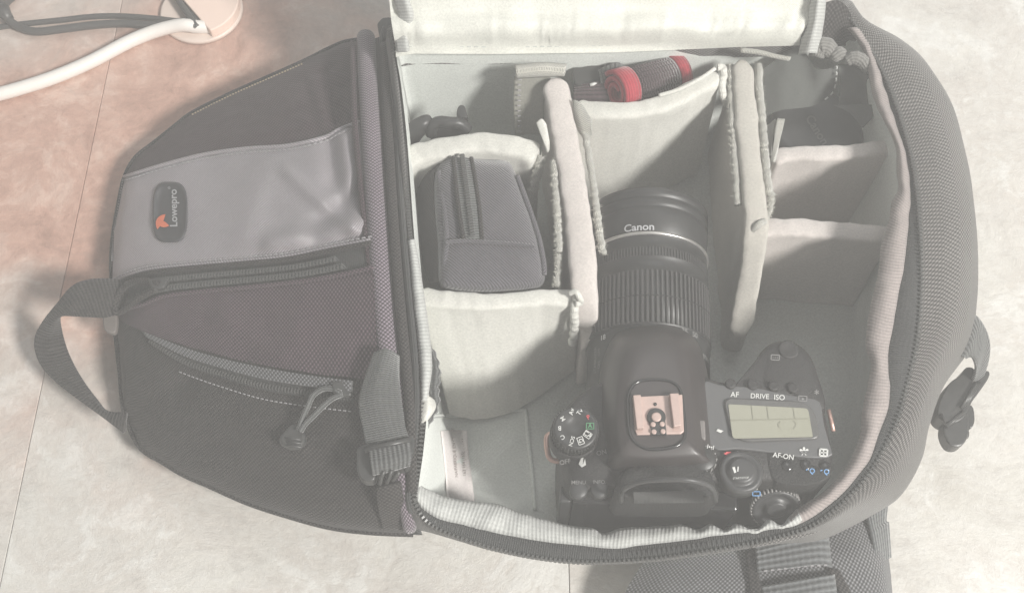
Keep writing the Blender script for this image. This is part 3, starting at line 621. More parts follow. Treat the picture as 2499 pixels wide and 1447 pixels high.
# side loop and release buckle on the right
loft('strap_loop', rails_px([[(2338, 866, .058), (2352, 800, .060), (2372, 772, .058), (2396, 800, .052), (2409, 838, .046), (2404, 885, .036), (2388, 932, .026)], [(2345, 868, .060), (2362, 835, .063), (2380, 815, .060), (2390, 835, .055), (2394, 860, .047), (2390, 898, .038), (2377, 934, .027)], [(2352, 870, .056), (2362, 866, .056), (2370, 872, .054), (2376, 884, .050), (2378, 898, .044), (2374, 915, .036), (2364, 934, .026)]], 50, 10), F_WEB, bag, solid=.0018)
rb = prism('release_buckle', [P(a, b, .018) for a, b in crom([(2322, 938), (2338, 918), (2356, 920), (2364, 934), (2380, 926), (2394, 928), (2390, 946), (2364, 984), (2352, 1000), (2330, 1040), (2296, 1052), (2270, 1034), (2274, 1000), (2298, 956)], 60, True)], 0, .013, P_BUCK, bag, .003)
prism('prong', [P(a, b, .020) for a, b in crom([(2294, 1040), (2326, 1032), (2346, 1010), (2350, 1050), (2346, 1080), (2330, 1102), (2304, 1100), (2288, 1070)], 40, True)], 0, .010, P_BUCK, rb, .003)
prism('prong', [P(a, b, .020) for a, b in crom([(2350, 1000), (2362, 1006), (2366, 1036), (2360, 1054), (2350, 1052), (2346, 1020)], 24, True)], 0, .008, P_BUCK, rb, .002)
prism('prong', [P(a, b, .019) for a, b in crom([(2340, 1056), (2354, 1060), (2354, 1076), (2344, 1078)], 16, True)], 0, .007, P_BUCK, rb, .002)
for k in range(3): tube('rib', [P(2392 - k*5, 932 + k*2, .0315 + .0006*k), P(2356 - k*5, 990 + k*2, .0315 + .0006*k)], .0009, P_BUCK, rb, 6)
tube('rib', [P(2296, 1010, .0312), P(2310, 1040, .0312), P(2352, 1004, .0312)], .0012, P_BUCK, rb, 6)
# shoulder strap under the near edge
loft('shoulder_strap', rails_px([[(1600, 1340, .020), (1570, 1372, .022), (1545, 1410, .024), (1525, 1450, .024), (1500, 1560, .024)], [(1700, 1330, .030), (1690, 1375, .034), (1680, 1415, .036), (1672, 1450, .036), (1660, 1560, .036)], [(1900, 1310, .030), (1910, 1370, .036), (1920, 1410, .038), (1925, 1450, .038), (1930, 1560, .038)], [(2080, 1270, .028), (2110, 1340, .034), (2130, 1400, .034), (2140, 1450, .034), (2150, 1560, .034)], [(2160, 1240, .012), (2166, 1320, .012), (2172, 1390, .012), (2178, 1450, .012), (2190, 1560, .012)]], 40, 30, None, 0, .0012), F_GREY, bag)
F_SW = fabric('strap_webbing_cloth', (.10, .105, .108), .0032, .0032, 'rib_v', amp=1.0, sheen=.4, bd=.0008)
loft('strap_webbing', rails_px([[(1842, 1335, .0400), (1920, 1312, .0415), (1985, 1300, .0415), (2018, 1300, .0395)], [(1845, 1360, .0410), (1925, 1345, .0425), (1990, 1335, .0425), (2022, 1336, .0405)], [(1848, 1396, .0410), (1930, 1386, .0430), (1996, 1378, .0430), (2026, 1384, .0410)]], 30, 14), F_SW, bag, solid=.0014)
loft('strap_webbing', rails_px([[(1858, 1432, .0410), (1930, 1420, .0430), (1996, 1408, .0430), (2034, 1402, .0410)], [(1862, 1480, .0420), (1935, 1470, .0440), (2000, 1460, .0440), (2040, 1455, .0420)], [(1866, 1560, .0410), (1938, 1560, .0430), (2004, 1560, .0430), (2046, 1560, .0410)]], 30, 14), F_SW, bag, solid=.0014)
beads('seam_stitching', [P(a, b, .0438) for a, b in crom([(1868, 1392), (1920, 1386), (1970, 1380), (2018, 1378)], 30)], (.0020, .0009, .0007), P_STITCH, bag, .0034)
loft('strap_edge', rails_px([[(1818, 1345, .038), (1826, 1400, .0405), (1832, 1450, .041), (1838, 1560, .041)], [(1844, 1340, .0395), (1852, 1400, .042), (1858, 1450, .0425), (1864, 1560, .0425)]], 20, 5), F_BLACK, bag, solid=.001)
loft('strap_edge', rails_px([[(2022, 1385, .0395), (2036, 1420, .0405), (2050, 1450, .0405), (2070, 1560, .0405)], [(2048, 1388, .0392), (2064, 1420, .0402), (2078, 1450, .0402), (2098, 1560, .0402)]], 20, 5), F_BLACK, bag, solid=.001)
loft('side_webbing', rails_px([[(2118, 1262, .030), (2128, 1300, .031), (2136, 1340, .031), (2140, 1372, .030)], [(2168, 1232, .016), (2164, 1272, .016), (2170, 1275, .016), (2176, 1360, .014)]], 20, 6), F_SW, bag, solid=.0012)

# ------------------------------------------------------------------ padded dividers
def divider(label, top, th, bottom=None, z0=.0135, lean=(0, 0), mat=None, n=90, squeeze=1.0, wrink=.0012):
    c = crom(top, n); T = [P(*q) for q in c]
    B = [P(*q) for q in crom(bottom, n)] if bottom else [Vector((t.x + lean[0], t.y + lean[1], z0)) for t in T]
    base = sum(B, Vector()) / n; base.z = z0
    root = empty('padded_divider', label, 'divider', base, 0, 'padded dividers inside the backpack')
    rows = []; r = th / 2
    for i in range(n):
        t = (T[min(n-1, i+1)] - T[max(0, i-1)]); t.z = 0; t.normalize(); s = Vector((t.y, -t.x, 0))
        e = min(i, n - 1 - i); rr = r * (1 if e > 2 else (.45, .8, .95)[e])
        top_, bot = T[i] - Vector((0, 0, r * .6)), B[i]
        pf = []
        for f in (1, .75, .5, .25, .08): pf.append(top_.lerp(bot, f) + s * rr * (.85 + .15 * f))
        for k in range(0, 9):
            a = math.pi * k / 8; ca_ = math.cos(a); pf.append(top_ + s * rr * math.copysign(abs(ca_) ** .62, ca_) + Vector((0, 0, r * .6 * math.sin(a) ** .7)))
        for f in (.08, .25, .5, .75, 1): pf.append(top_.lerp(bot, f) - s * rr * (.85 + .15 * f))
        rows.append([p + s * (wrink * .8 * nz(p, 60) + .0007 * nz(p, 170)) + Vector((0, 0, wrink * .6 * nz(p, 50) + .0005 * nz(p, 190))) for p in pf])
    loft('pad', rows, mat or F_DIV, root, capa=True, capb=True)
    return root, T, B
def fuzz(root, pts, r, name='hook_strip', mat=None):
    c = [P(*q) + Vector((.0006 * nz((q[0]*.11, q[1]*.11, 0), 1), 0, .0004 * nz((q[0]*.13, q[1]*.1, 4), 1))) for q in crom(pts, 150)]
    o = tube(name, c, lambda t: r * (.82 if name == 'hook_strip' else 1) * (1 + (.13 * nz((t * 30, r * 900, 0), 1) +   .07 * nz((t * 260, r * 900, 3), 1)) * (1 if name == 'hook_strip' else .25)), mat or F_FUZZ, root, 10)
    if name == 'hook_strip':
        v, f = [], []
        for k in range(420):
            p = random.choice(c); d = Vector((random.gauss(0, 1), random.gauss(0, .6), abs(random.gauss(.3, .6)))).normalized(); e = Vector((d.y, -d.x, .2)).normalized() * .00014
            l = r + random.uniform(.0003, .0013); m = len(v); q = p + d * l + Vector((random.gauss(0, .0003), random.gauss(0, .0003), 0))
            v += [p + d * r * .8 - e, p + d * r * .8 + e, q]; f.append((m, m+1, m+2))
        stuff(mk('lint', v, f, mat or F_FUZZ, root, smooth=False))
    return o
dA, _, _ = divider('long pale divider between the zipped pouch and the lens, folded velcro tab at its end',
    [(1356, 190, .1), (1368, 260, .1), (1380, 330, .1), (1394, 410, .1), (1408, 500, .1), (1420, 590, .1), (1427, 670, .099), (1429, 735, .092), (1424, 790, .078), (1416, 828, .060)], .0148, mat=F_ROSE)
fuzz(dA, [(1412, 262, .094), (1428, 330, .094), (1440, 400, .094), (1452, 480, .094), (1462, 560, .094), (1472, 620, .092)], .0024)
fuzz(dA, [(1352, 395, .095), (1356, 460, .095), (1360, 530, .095), (1364, 615, .094)], .0024)
fuzz(dA, [(1364, 620, .093), (1362, 660, .09), (1358, 700, .088)], .0018)
loft('velcro_tab', rails_px([[(1256, 186, .092), (1300, 184, .094), (1345, 190, .095)], [(1254, 250, .082), (1296, 250, .084), (1328, 250, .086)], [(1258, 330, .066), (1296, 325, .068), (1330, 325, .07)]], 16, 16, None, 0, .0008), F_LOOP, dA, solid=.0016)
loft('velcro_tab', rails_px([[(1256, 168, .098), (1318, 161, .1), (1382, 164, .1)], [(1260, 176, .100), (1320, 170, .102), (1380, 172, .102)], [(1258, 184, .096), (1320, 181, .098), (1376, 178, .098)]], 24, 8, None, .001, .0006), F_FUZZ, dA, solid=.0022)
beads('seam_stitching', [P(a, b, .094 - (b - 190) * .00018 + .002) for a, b in ((1268, 195), (1266, 260), (1268, 325))], (.0008, .0022, .0006), P_STITCH, dA, .0030)
loft('velcro_tab', rails_px([[(1402, 246, .098), (1412, 250, .099), (1424, 268, .098), (1440, 300, .096)], [(1406, 275, .096), (1416, 285, .097), (1428, 300, .096), (1446, 314, .095)], [(1410, 300, .09), (1420, 325, .09), (1430, 335, .09), (1440, 322, .09)]], 18, 8, None, .002, .0006), F_FUZZ, dA, solid=.0018)
dB, _, _ = divider('arched pale divider behind the small zipped pouch',
    [(978, 395, .090), (1010, 374, .092), (1060, 358, .094), (1130, 346, .095), (1200, 344, .095), (1262, 352, .095), (1312, 374, .093)], .0135, lean=(0, -.002))
loft('velcro_tab', rails_px([[(1308, 300, .102), (1320, 330, .101), (1330, 352, .099), (1338, 372, .096)], [(1322, 290, .103), (1332, 318, .102), (1340, 345, .099), (1341, 366, .096)], [(1334, 304, .101), (1338, 325, .1), (1341, 345, .098), (1340, 360, .095)]], 20, 7, None, .001, .0006), F_DIV, dB, solid=.0018)
fuzz(dB, [(1322, 380, .09), (1316, 410, .086), (1305, 450, .078), (1292, 500, .065)], .003)
dC, _, _ = divider('pale divider with a broad lit face in front of the small zipped pouch',
    [(1022, 716, .092), (1060, 724, .094), (1130, 730, .095), (1220, 731, .095), (1320, 725, .094), (1412, 722, .091)], .010,
    bottom=[(1100, 990, .016), (1140, 1000, .016), (1190, 1000, .016), (1250, 985, .016), (1330, 935, .017), (1404, 880, .018)])
fuzz(dC, [(1408, 722, .094), (1402, 760, .090), (1402, 800, .08), (1396, 840, .07)], .0022, 'end_seam', F_DIV)
tube('corner_fold', [P(*q) for q in crom([(1390, 716, .097), (1404, 712, .099), (1412, 722, .098), (1418, 738, .094), (1404, 742, .095)], 20)], .0016, F_DIV, dC, 8)
dD, _, _ = divider('pale divider between the red strap and the camera lens, its face half in shadow',
    [(1405, 256, .093), (1450, 264, .094), (1510, 265, .095), (1580, 257, .096), (1640, 236, .098), (1700, 208, .1), (1752, 180, .101)], .0115, lean=(0, -.004))
fuzz(dD, [(1752, 165, .103), (1766, 170, .102), (1762, 210, .098), (1766, 235, .094), (1778, 260, .086)], .0022, 'end_seam', F_DIV)
tube('fold_edge', [P(*q) for q in crom([(1608, 234, .101), (1660, 218, .103), (1710, 192, .105), (1745, 168, .106)], 30)], .0012, F_DIV, dD, 8)
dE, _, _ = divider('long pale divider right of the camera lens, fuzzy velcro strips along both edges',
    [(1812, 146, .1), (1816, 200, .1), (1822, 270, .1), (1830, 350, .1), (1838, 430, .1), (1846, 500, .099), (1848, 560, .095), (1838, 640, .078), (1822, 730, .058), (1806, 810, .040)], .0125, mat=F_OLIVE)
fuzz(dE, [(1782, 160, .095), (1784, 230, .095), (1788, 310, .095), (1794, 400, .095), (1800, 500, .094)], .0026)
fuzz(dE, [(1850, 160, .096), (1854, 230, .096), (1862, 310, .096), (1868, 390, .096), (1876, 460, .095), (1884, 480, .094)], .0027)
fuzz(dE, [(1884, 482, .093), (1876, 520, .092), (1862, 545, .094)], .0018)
loft('velcro_tab', rails_px([[(1806, 124, .104), (1850, 130, .103), (1890, 140, .101), (1928, 148, .099)], [(1808, 130, .105), (1850, 135, .104), (1890, 144, .102), (1924, 151, .1)]], 24, 5, None, .001, .0006), F_FUZZ, dE, solid=.002)
dF, _, _ = divider('farther of the two short pale dividers on the right, holding the lens cap in place',
    [(1888, 380, .085), (1930, 372, .086), (2000, 368, .087), (2080, 366, .087), (2150, 358, .087), (2192, 354, .086)], .0100, lean=(0, -.002), mat=F_ROSE)
loft('velcro_tab', rails_px([[(1898, 288, .1), (1892, 320, .1), (1886, 360, .098), (1880, 395, .094)], [(1916, 290, .1), (1908, 325, .1), (1898, 360, .099), (1886, 396, .095)]], 18, 7, None, .001, .0006), F_FUZZ, dF, solid=.0022)
loft('velcro_tab', rails_px([[(1868, 310, .094), (1864, 340, .095), (1866, 370, .093)], [(1892, 290, .096), (1886, 330, .097), (1880, 380, .094)]], 14, 7, None, 0, .0006), F_LOOP, dF, solid=.0014)
dG, _, _ = divider('nearer of the two short pale dividers on the right, crossing the dark empty cell',
    [(1846, 556, .085), (1880, 550, .086), (1960, 552, .086), (2060, 560, .086), (2130, 566, .086), (2176, 572, .085)], .0115, lean=(0, -.002), mat=F_ROSE)
fuzz(dG, [(1866, 540, .096), (1852, 548, .097), (1842, 556, .095), (1836, 566, .09)], .0020, 'end_seam', F_FUZZ)

# ------------------------------------------------------------------ small zipped pouch
pouch = empty('zipped_pouch', 'small dark grey fabric pouch with a zip, between the two left dividers', 'pouch', P(1180, 560, .02))
PO = [(1062, 420), (1092, 388), (1122, 382), (1175, 388), (1236, 392), (1258, 425), (1288, 500), (1312, 570), (1326, 630), (1330, 668), (1318, 700), (1240, 712), (1150, 712), (1092, 705), (1072, 690), (1068, 600), (1060, 500)]
po = crom(PO, 90, True); pcx, pcy = 1190, 560
rows = []
for f, z in ((1.0, .050), (1.0, .084), (.985, .090), (.95, .0945), (.88, .0972), (.7, .0985), (.45, .0992), (.15, .0995), (.02, .0995)):
    rows.append([P(pcx + (a - pcx) * f, pcy + (b - pcy) * f, z) + Vector((0, 0, .0012 * nz((a * f * .02, b * f * .02, 0), 1))) for a, b in po])
body = loft('pouch_body', rows, F_POUCH, pouch, close=True, capb=True, planar=True)
loft('pouch_side', rails_px([[(1100, 390, .090), (1060, 425, .088), (1066, 520, .088), (1072, 600, .088), (1076, 690, .086)], [(1070, 395, .080), (1030, 440, .074), (1034, 530, .074), (1044, 610, .074), (1056, 690, .074)], [(1050, 410, .06), (1005, 450, .05), (1010, 540, .05), (1024, 620, .05), (1046, 690, .05)]], 40, 12, None, 0, .001), F_BLACK, pouch)
zp_l = [(1106, 384, .0925), (1112, 440, .0975), (1120, 510, .0992), (1132, 583, .1)]; zp_r = [(1150, 386, .0925), (1160, 440, .0975), (1170, 510, .0992), (1176, 583, .1)]
zp_m = [((a[0]+b[0])/2, (a[1]+b[1])/2, a[2] + .0012) for a, b in zip(zp_l, zp_r)]
loft('zip_tape', rails_px([zp_l, zp_m, zp_r], 40, 9, None, .0016), F_COIL, pouch)
beads('zipper_chain', [P(*q) + Vector((0, 0, .0026)) for q in crom(zp_m, 80)], (.0009, .0030, .0012), P_TOOTH, pouch, .0018)
for q, m in ((zp_l, F_BLACK), (zp_r, F_BLACK)): tube('zip_edge', [P(a, b, z + .0018) for a, b, z in crom(q, 40)], .0012, m, pouch, 8)
tube('seam', [P(a, b, .1008) for a, b in crom([(1085, 592), (1130, 588), (1200, 592), (1260, 596), (1305, 602)], 40)], .0011, F_POUCH, pouch, 8)
tube('seam', [P(a, b, z) for a, b, z in crom([(1262, 430, .0945), (1290, 505, .0945), (1313, 575, .0945), (1326, 635, .0945), (1328, 670, .0935)], 40)], .0014, F_POUCH, pouch, 8)
tube('seam', [P(a, b, z) for a, b, z in crom([(1070, 420, .0945), (1084, 500, .0965), (1090, 580, .0975), (1086, 640, .096), (1088, 700, .09)], 40)], .0016, F_POUCH, pouch, 8)

# ------------------------------------------------------------------ black strap buckle bits and the rolled strap in the far middle cell
rs = empty('rolled_camera_strap', 'rolled black ribbed camera strap with bright red edges, tucked behind the middle divider', 'strap', P(1570, 220, .06))
A, B_ = P(1506, 226, .089), P(1652, 186, .078)
ax = (B_ - A).normalized(); sd = ax.cross(Vector((0, 0, 1))).normalized(); up = sd.cross(ax)
def spiral(l0, l1, r0, r1, turns, th, name, mat, start=0.0):
    n = 90; rows = []
    for q in (l0, (l0 + l1) / 2, l1):
        row = []
        for i in range(n):
            t = i / (n - 1); a = start + t * turns * 2 * math.pi; r = r0 + (r1 - r0) * t
            row.append(A + ax * q + sd * (r * math.cos(a)) + up * (r * math.sin(a)))
        rows.append(row)
    return loft(name, rows, mat, rs, solid=th, soff=0)
LN = (B_ - A).length
spiral(.008, LN - .005, .0035, .0118, 2.3, .0020, 'strap_body', F_STRAPB, 1.0)
spiral(-.002, .0085, .0040, .0123, 2.3, .0026, 'red_edge', F_RED, 1.0)
spiral(LN - .0055, LN + .002, .0040, .0123, 2.3, .0026, 'red_edge', F_RED, 1.0)
for k in range(9):
    a = R(-5 + k * 15); p0 = sd * (.0124 * math.cos(a)) + up * (.0124 * math.sin(a))
    tube('rib', [A + ax * (.010 + q * (LN - .018)) + p0 for q in (0, .5, 1)], .0008, F_STRAPB, rs, 6)
loft('strap_tail', rails_px([[(1404, 214, .080), (1440, 204, .084), (1480, 196, .086)], [(1400, 240, .078), (1440, 240, .080), (1490, 240, .082)], [(1410, 262, .07), (1450, 262, .072), (1500, 262, .072)]], 16, 10, None, 0, .001), F_STRAPB, rs, solid=.002)
bb = empty('strap_connector', 'small black webbing connector lying behind the red edged rolled strap', 'strap connector', P(1480, 200, .06))
loft('webbing', rails_px([[(1464, 178, .086), (1485, 166, .088), (1508, 160, .088), (1534, 176, .086)], [(1466, 190, .088), (1488, 182, .090), (1510, 176, .090), (1532, 186, .088)], [(1466, 204, .086), (1490, 196, .088), (1512, 190, .088), (1530, 194, .086)]], 20, 10), F_WEB, bb, solid=.002)
prism('connector', [P(a, b, .076) for a, b in crom([(1396, 188), (1420, 184), (1470, 174), (1480, 200), (1470, 220), (1430, 228), (1402, 226)], 30, True)], 0, .008, P_BUCK, bb, .002)
tube('bar', [P(1440, 208, .0855), P(1458, 204, .0855)], .0010, P_WHITE, bb, 6)

# ------------------------------------------------------------------ black clip behind the arched divider
cl = empty('cable_clip', 'black looped plastic clip showing behind the arched divider, against the pale wall', 'clip', P(1060, 320, .05))
loft('curved_strap', rails_px([[(980, 325, .070), (1005, 303, .076), (1030, 288, .080), (1044, 285, .080), (1050, 296, .078)], [(984, 345, .070), (1010, 322, .076), (1030, 308, .079), (1040, 304, .079), (1046, 308, .077)], [(988, 372, .062), (1012, 350, .068), (1022, 335, .070), (1030, 325, .071), (1044, 312, .072)]], 26, 9), P_BLK, cl, solid=.002)
tube('loop', [P(*q) for q in crom([(1052, 330, .072), (1056, 308, .078), (1072, 298, .08), (1100, 300, .08), (1122, 302, .079), (1142, 318, .074)], 30)], .0034, P_BLK, cl, 10)
prism('plug', [P(a, b, .070) for a, b in crom([(1118, 308), (1118, 290), (1126, 281), (1136, 285), (1140, 300), (1142, 312)], 20, True)], 0, .010, P_BLK, cl, .002)
loft('plate', rails_px([[(1056, 310, .072), (1090, 304, .074), (1130, 308, .072)], [(1050, 345, .062), (1095, 338, .062), (1145, 334, .06)]], 14, 6), P_BLK, cl, solid=.002)

# ------------------------------------------------------------------ capped lens in the far right cell
ln = empty('capped_lens', 'black lens with a cap, half hidden below grey gusset cloth', 'lens', P(1995, 322, .02))
yF_ = P(2040, 368, .087).y + .0345
zc_ = min((abs(P(1998, 306, z * .001).y - yF_), z * .001) for z in range(20, 90))[1]
cc = P(1998, 306, zc_); cc.z = 0
lathe_z('barrel', [(.0135, .0265), (zc_ - .008, .0265), (zc_ - .006, .026)], cc, P_BLK, ln, 48)
lathe_z('lens_cap', [(zc_ - .008, .0275), (zc_ - .003, .0275), (zc_ - .0007, .0262), (zc_, .0235), (zc_ - .0003, .021), (zc_ - .0003, .001)], cc, P_BLK, ln, 56)
text_px('lettering', 'Canon', 30, (1994, 318), -58, lambda a, b: P(a, b, zc_ + .0003), P_EMB, ln, bold=.02)

# ------------------------------------------------------------------ the camera
CR = R(-3.0)
c0 = P(1697, 1035, .1); c0.z = .0145
dslr = empty('digital_camera', 'black digital SLR camera in the open bag, top display facing up', 'camera', c0, CR)
LOCAL.add(dslr.name)
MI = (Matrix.Translation(c0) @ Matrix.Rotation(CR, 4, 'Z')).inverted(); M3 = MI.to_3x3()
def D(px, py, zl):
    o = MI @ CAMLOC; d = M3 @ ray(px, py); t = (zl - o.z) / d.z
    return o + d * t
def DY(px, py, yl):   # point of the ray in the plane local y = yl
    o = MI @ CAMLOC; d = M3 @ ray(px, py); t = (yl - o.y) / d.y
    return o + d * t
DK = .083
OUT = [(1364, 1060), (1366, 1015), (1384, 975), (1420, 945), (1480, 915), (1560, 895), (1640, 890), (1700, 905), (1760, 925), (1830, 930), (1848, 890), (1868, 850), (1905, 834), (1950, 840), (1985, 880), (2008, 940), (2024, 1000), (2036, 1060), (2044, 1120), (2036, 1160), (1990, 1172), (1850, 1178), (1700, 1182), (1500, 1194), (1420, 1200), (1384, 1190), (1368, 1130)]
ol = [D(a, b, DK) for a, b in crom(OUT, 120, True)]
oc_ = sum(ol, Vector()) / len(ol)
def oring(f, z, dy=0): return [Vector((oc_.x + (p.x - oc_.x) * f, oc_.y + (p.y - oc_.y) * f + dy, z)) for p in ol]
ybk = D(1700, 1180, DK).y
rings = [oring(.94, 0), oring(.985, .004), oring(.99, .03), oring(.99, .068), oring(.988, .0755), oring(.972, .0795), oring(.945, .0822), oring(.90, .0829), oring(.5, DK), oring(.05, DK)]
camb = loft('body', rings, P_CAM, dslr, close=True, capa=True, capb=True)
# grip
g = [(1838, 940), (1846, 880), (1868, 838), (1905, 822), (1948, 828), (1984, 862), (2006, 920), (2022, 980), (2010, 1010), (1930, 985), (1870, 972)]
gp = [D(a, b, DK) for a, b in crom(g, 60, True)]; gc = sum(gp, Vector()) / len(gp)
def gring(f, z): return [Vector((gc.x + (p.x - gc.x) * f, gc.y + (p.y - gc.y) * f, z)) for p in gp]
grip = loft('hand_grip', [gring(.9, .002), gring(1.0, .008), gring(1.0, .066), gring(.985, .0755), gring(.95, .0800), gring(.87, .0825), gring(.6, .0834), gring(.04, .0836)], P_CAM, dslr, close=True, capb=True)
sb = D(1925, 852, .084); lathe_z('shutter_button', [(.081, .0050), (.0840, .0050), (.0844, .0044), (.0841, .0034), (.0841, .0003)], sb, P_CAM, dslr, 32)
# pentaprism
r0 = [(1462, 1010), (1466, 900), (1500, 818), (1550, 796), (1600, 790), (1650, 796), (1696, 826), (1724, 900), (1738, 1010), (1748, 1120), (1745, 1150), (1500, 1155), (1478, 1110)]
r1 = [(1500, 1010), (1506, 915), (1528, 855), (1560, 830), (1600, 822), (1640, 828), (1670, 860), (1690, 925), (1694, 1010), (1702, 1090), (1700, 1118), (1524, 1122), (1508, 1090)]
def shrink(r, f): cx_, cy_ = 1600, 985; return [(cx_ + (a - cx_) * f, cy_ + (b - cy_) * f) for a, b in r]
loft('viewfinder_hump', [[D(a, b, z) for a, b in crom(rr, 80, True)] for rr, z in ((r0, .070), (shrink(r0, .98), .080), ([((a + c) / 2, (b + d) / 2) for (a, b), (c, d) in zip(r0, r1)], .0895), (r1, .0955), (shrink(r1, .9), .0978), (shrink(r1, .6), .0985), (shrink(r1, .05), .0986))], plain('hump_plastic', (.040, .034, .034), .38, ns=2000, bd=.00005), dslr, close=True, capb=True)
# raised deck facet with the speaker
prism('facet', [D(a, b, .083) for a, b in ((1682, 1040), (1714, 1040), (1716, 1090), (1690, 1080), (1680, 1070))], 0, .009, plain('facet_plastic', (.17, .155, .15), .5), dslr, .001)
for a, b in ((1690, 1054), (1698, 1054), (1691, 1062), (1699, 1062)):
    q = D(a, b, .0925); lathe_z('speaker_hole', [(.0921, .0006), (.0924, .0006)], q, P_BLK, dslr, 8)
# deck plate round the display
plate = [(1712, 940), (1760, 942), (1850, 950), (1920, 965), (1980, 975), (2000, 985), (2010, 1040), (2024, 1090), (2026, 1116), (1960, 1118), (1880, 1106), (1800, 1098), (1745, 1098), (1716, 1060)]
deck = prism('top_plate', [D(a, b, .0826) for a, b in crom(plate, 60, True)], 0, .0016, plain('deck_plastic', (.095, .095, .097), .45, ns=2200, bd=.00008), dslr, .0006)
def quad_ring(c, n=10, rad=.16):
    """rounded quad outline from four corners"""
    out = []
    for i in range(4):
        p, q, s = Vector(c[i]), Vector(c[(i - 1) % 4]), Vector(c[(i + 1) % 4]); a, b = p.lerp(q, rad), p.lerp(s, rad * (q - p).length / max(1e-6, (s - p).length))
        for k in range(n):
            t = k / (n - 1); out.append(tuple(a * (1-t)**2 + p * 2*t*(1-t) + b * t*t))
    return out
disp = prism('top_display', [D(a, b, .0835) for a, b in quad_ring([(1763, 974), (1984, 984), (1999, 1074), (1786, 1082)], 8, .22)], 0, .0022, P_BEZ, dslr, .0006)
mk('display_screen', [D(a, b, .0862) for a, b in quad_ring([(1777, 986), (1972, 996), (1984, 1066), (1788, 1070)], 5, .05)], [tuple(range(20))[::-1]], P_LCD, disp, smooth=False)
def dline(pts, w, z, m, par, name='line'):
    for p, q in zip(pts, pts[1:]):
        a, b = D(*p, z), D(*q, z); t = (b - a).normalized(); s = Vector((-t.y, t.x, 0)) * w
        mk(name, [a - s, b - s, b + s, a + s], [(0, 1, 2, 3)], m, par, smooth=False)
for pts in ([(1783, 1025), (1977, 1021)], [(1834, 990), (1838, 1023)], [(1872, 992), (1876, 1022)], [(1936, 995), (1940, 1021)], [(1905, 1028), (1899, 1034), (1900, 1040), (1906, 1046)], [(1936, 1026), (1942, 1032), (1942, 1040), (1936, 1046)]):
    dline(pts, .00016, .08645, P_LCDL, disp, 'display_line')
# buttons and prints on the deck
for a, b in ((1783, 936), (1837, 938), (1888, 941), (1936, 946)):
    q = D(a, b, .085); bt = lathe_z('button', [(.083, .0027), (.0850, .0027), (.0855, .0022), (.0853, .0012), (.0853, .0002)], q, P_CAM, dslr, 24)
def dt(s, size, c, ang, z, m, bold=.012, par=None): return text_px('print', s, size, c, ang, lambda a, b: D(a, b, z), m, par or deck, bold)
dt('AF', 18, (1793, 963), -3, .0846, P_WHITE); dt('DRIVE', 17, (1854, 967), -3, .0846, P_WHITE); dt('ISO', 18, (1902, 970), -3, .0846, P_WHITE)
def box_icon(c, w, h, ang, z, m, par, lw=.00022):
    ca, sa = math.cos(R(ang)), math.sin(R(ang)); q = [(c[0] + x*ca + y*sa, c[1] - x*sa + y*ca) for x, y in ((-w, -h), (w, -h), (w, h), (-w, h), (-w, -h))]
    dline(q, lw, z, m, par, 'print')
box_icon((1959, 972), 10, 6, -4, .0847, P_DIM, deck); dt('\u2022', 20, (1959, 974), 0, .0847, P_DIM)
dt('\u2217' if False else '*', 26, (1993, 962), 0, .0847, P_DIM)
box_icon((1892, 872), 10, 6, -4, .0847, P_DIM, grip); dt('+++', 9, (1892, 873), -3, .0847, P_DIM, .0, grip)
dt('AF-ON', 17, (1912, 1113), -8, .0850, P_WHITE); dt('*', 48, (1962, 1112), 0, .0850, P_WHITE, .03)
box_icon((2010, 1104), 9, 8, -4, .0850, P_WHITE, deck, .0004); dline([(2010, 1096), (2010, 1112)], .0003, .0850, P_WHITE, deck, 'print'); dline([(2001, 1104), (2019, 1104)], .0003, .0850, P_WHITE, deck, 'print')
def blob(pts, z, m, par): mk('print', [D(a, b, z) for a, b in pts], [tuple(range(len(pts)))[::-1]], m, par, smooth=False)
blob([(1766, 1106), (1772, 1104), (1772, 1102), (1784, 1102), (1785, 1111), (1779, 1111), (1778, 1114), (1774, 1111), (1772, 1110)], .0852, P_REDP, deck)
blob([(1792, 1103), (1797, 1103), (1799, 1100), (1805, 1101), (1807, 1104), (1811, 1105), (1810, 1113), (1792, 1112)], .0852, P_WHITE, deck)
blob([(1748, 1051), (1752, 1046), (1757, 1048), (1766, 1051), (1762, 1053), (1760, 1056), (1754, 1054)], .0850, P_WHITE, deck)
dt('I\u2022\u2022I', 15, (1734, 1091), -12, .0930, P_WHITE)
# rear shoulder: blue magnifier prints, buttons, dials
for c in ((1978, 1147), (2013, 1149)):
    dt('Q', 17, (c[0] + 4, c[1] + 2), -25, .0858, P_BLUE, .01, camb); dt('-', 18, (c[0] - 9, c[1] - 3), 20, .0858, P_BLUE, .02, camb)
for a, b in ((1967, 1134), (2016, 1138), (1922, 1136)):
    q = D(a, b, .084); lathe_z('button', [(.081, .0027), (.0838, .0027), (.0844, .0022), (.0844, .0002)], q, P_GLOSS, dslr, 24)
lv = D(1808, 1152, .085)
lathe_z('live_view_switch', [(.078, .0105), (.0848, .0105), (.0862, .0098), (.0868, .0085), (.0862, .0078), (.0862, .0066), (.0880, .0062), (.0884, .0050), (.0884, .0002)], lv, P_CAMG, dslr, 40)
dt('START/STOP', 7, (1808, 1166), 3, .0887, P_WHITE, 0, camb); blob([(1787, 1140), (1793, 1138), (1797, 1152), (1792, 1154)], .0889, P_WHITE, camb); blob([(1800, 1138), (1803, 1138), (1802, 1150), (1799, 1150)], .0889, P_WHITE, camb)
dpt = D(1714, 1122, .088)
lathe_z('diopter_dial', [(.080, .0062), (.0900, .0062), (.0908, .0055), (.0908, .0002)], dpt, P_BLK, dslr, 28)
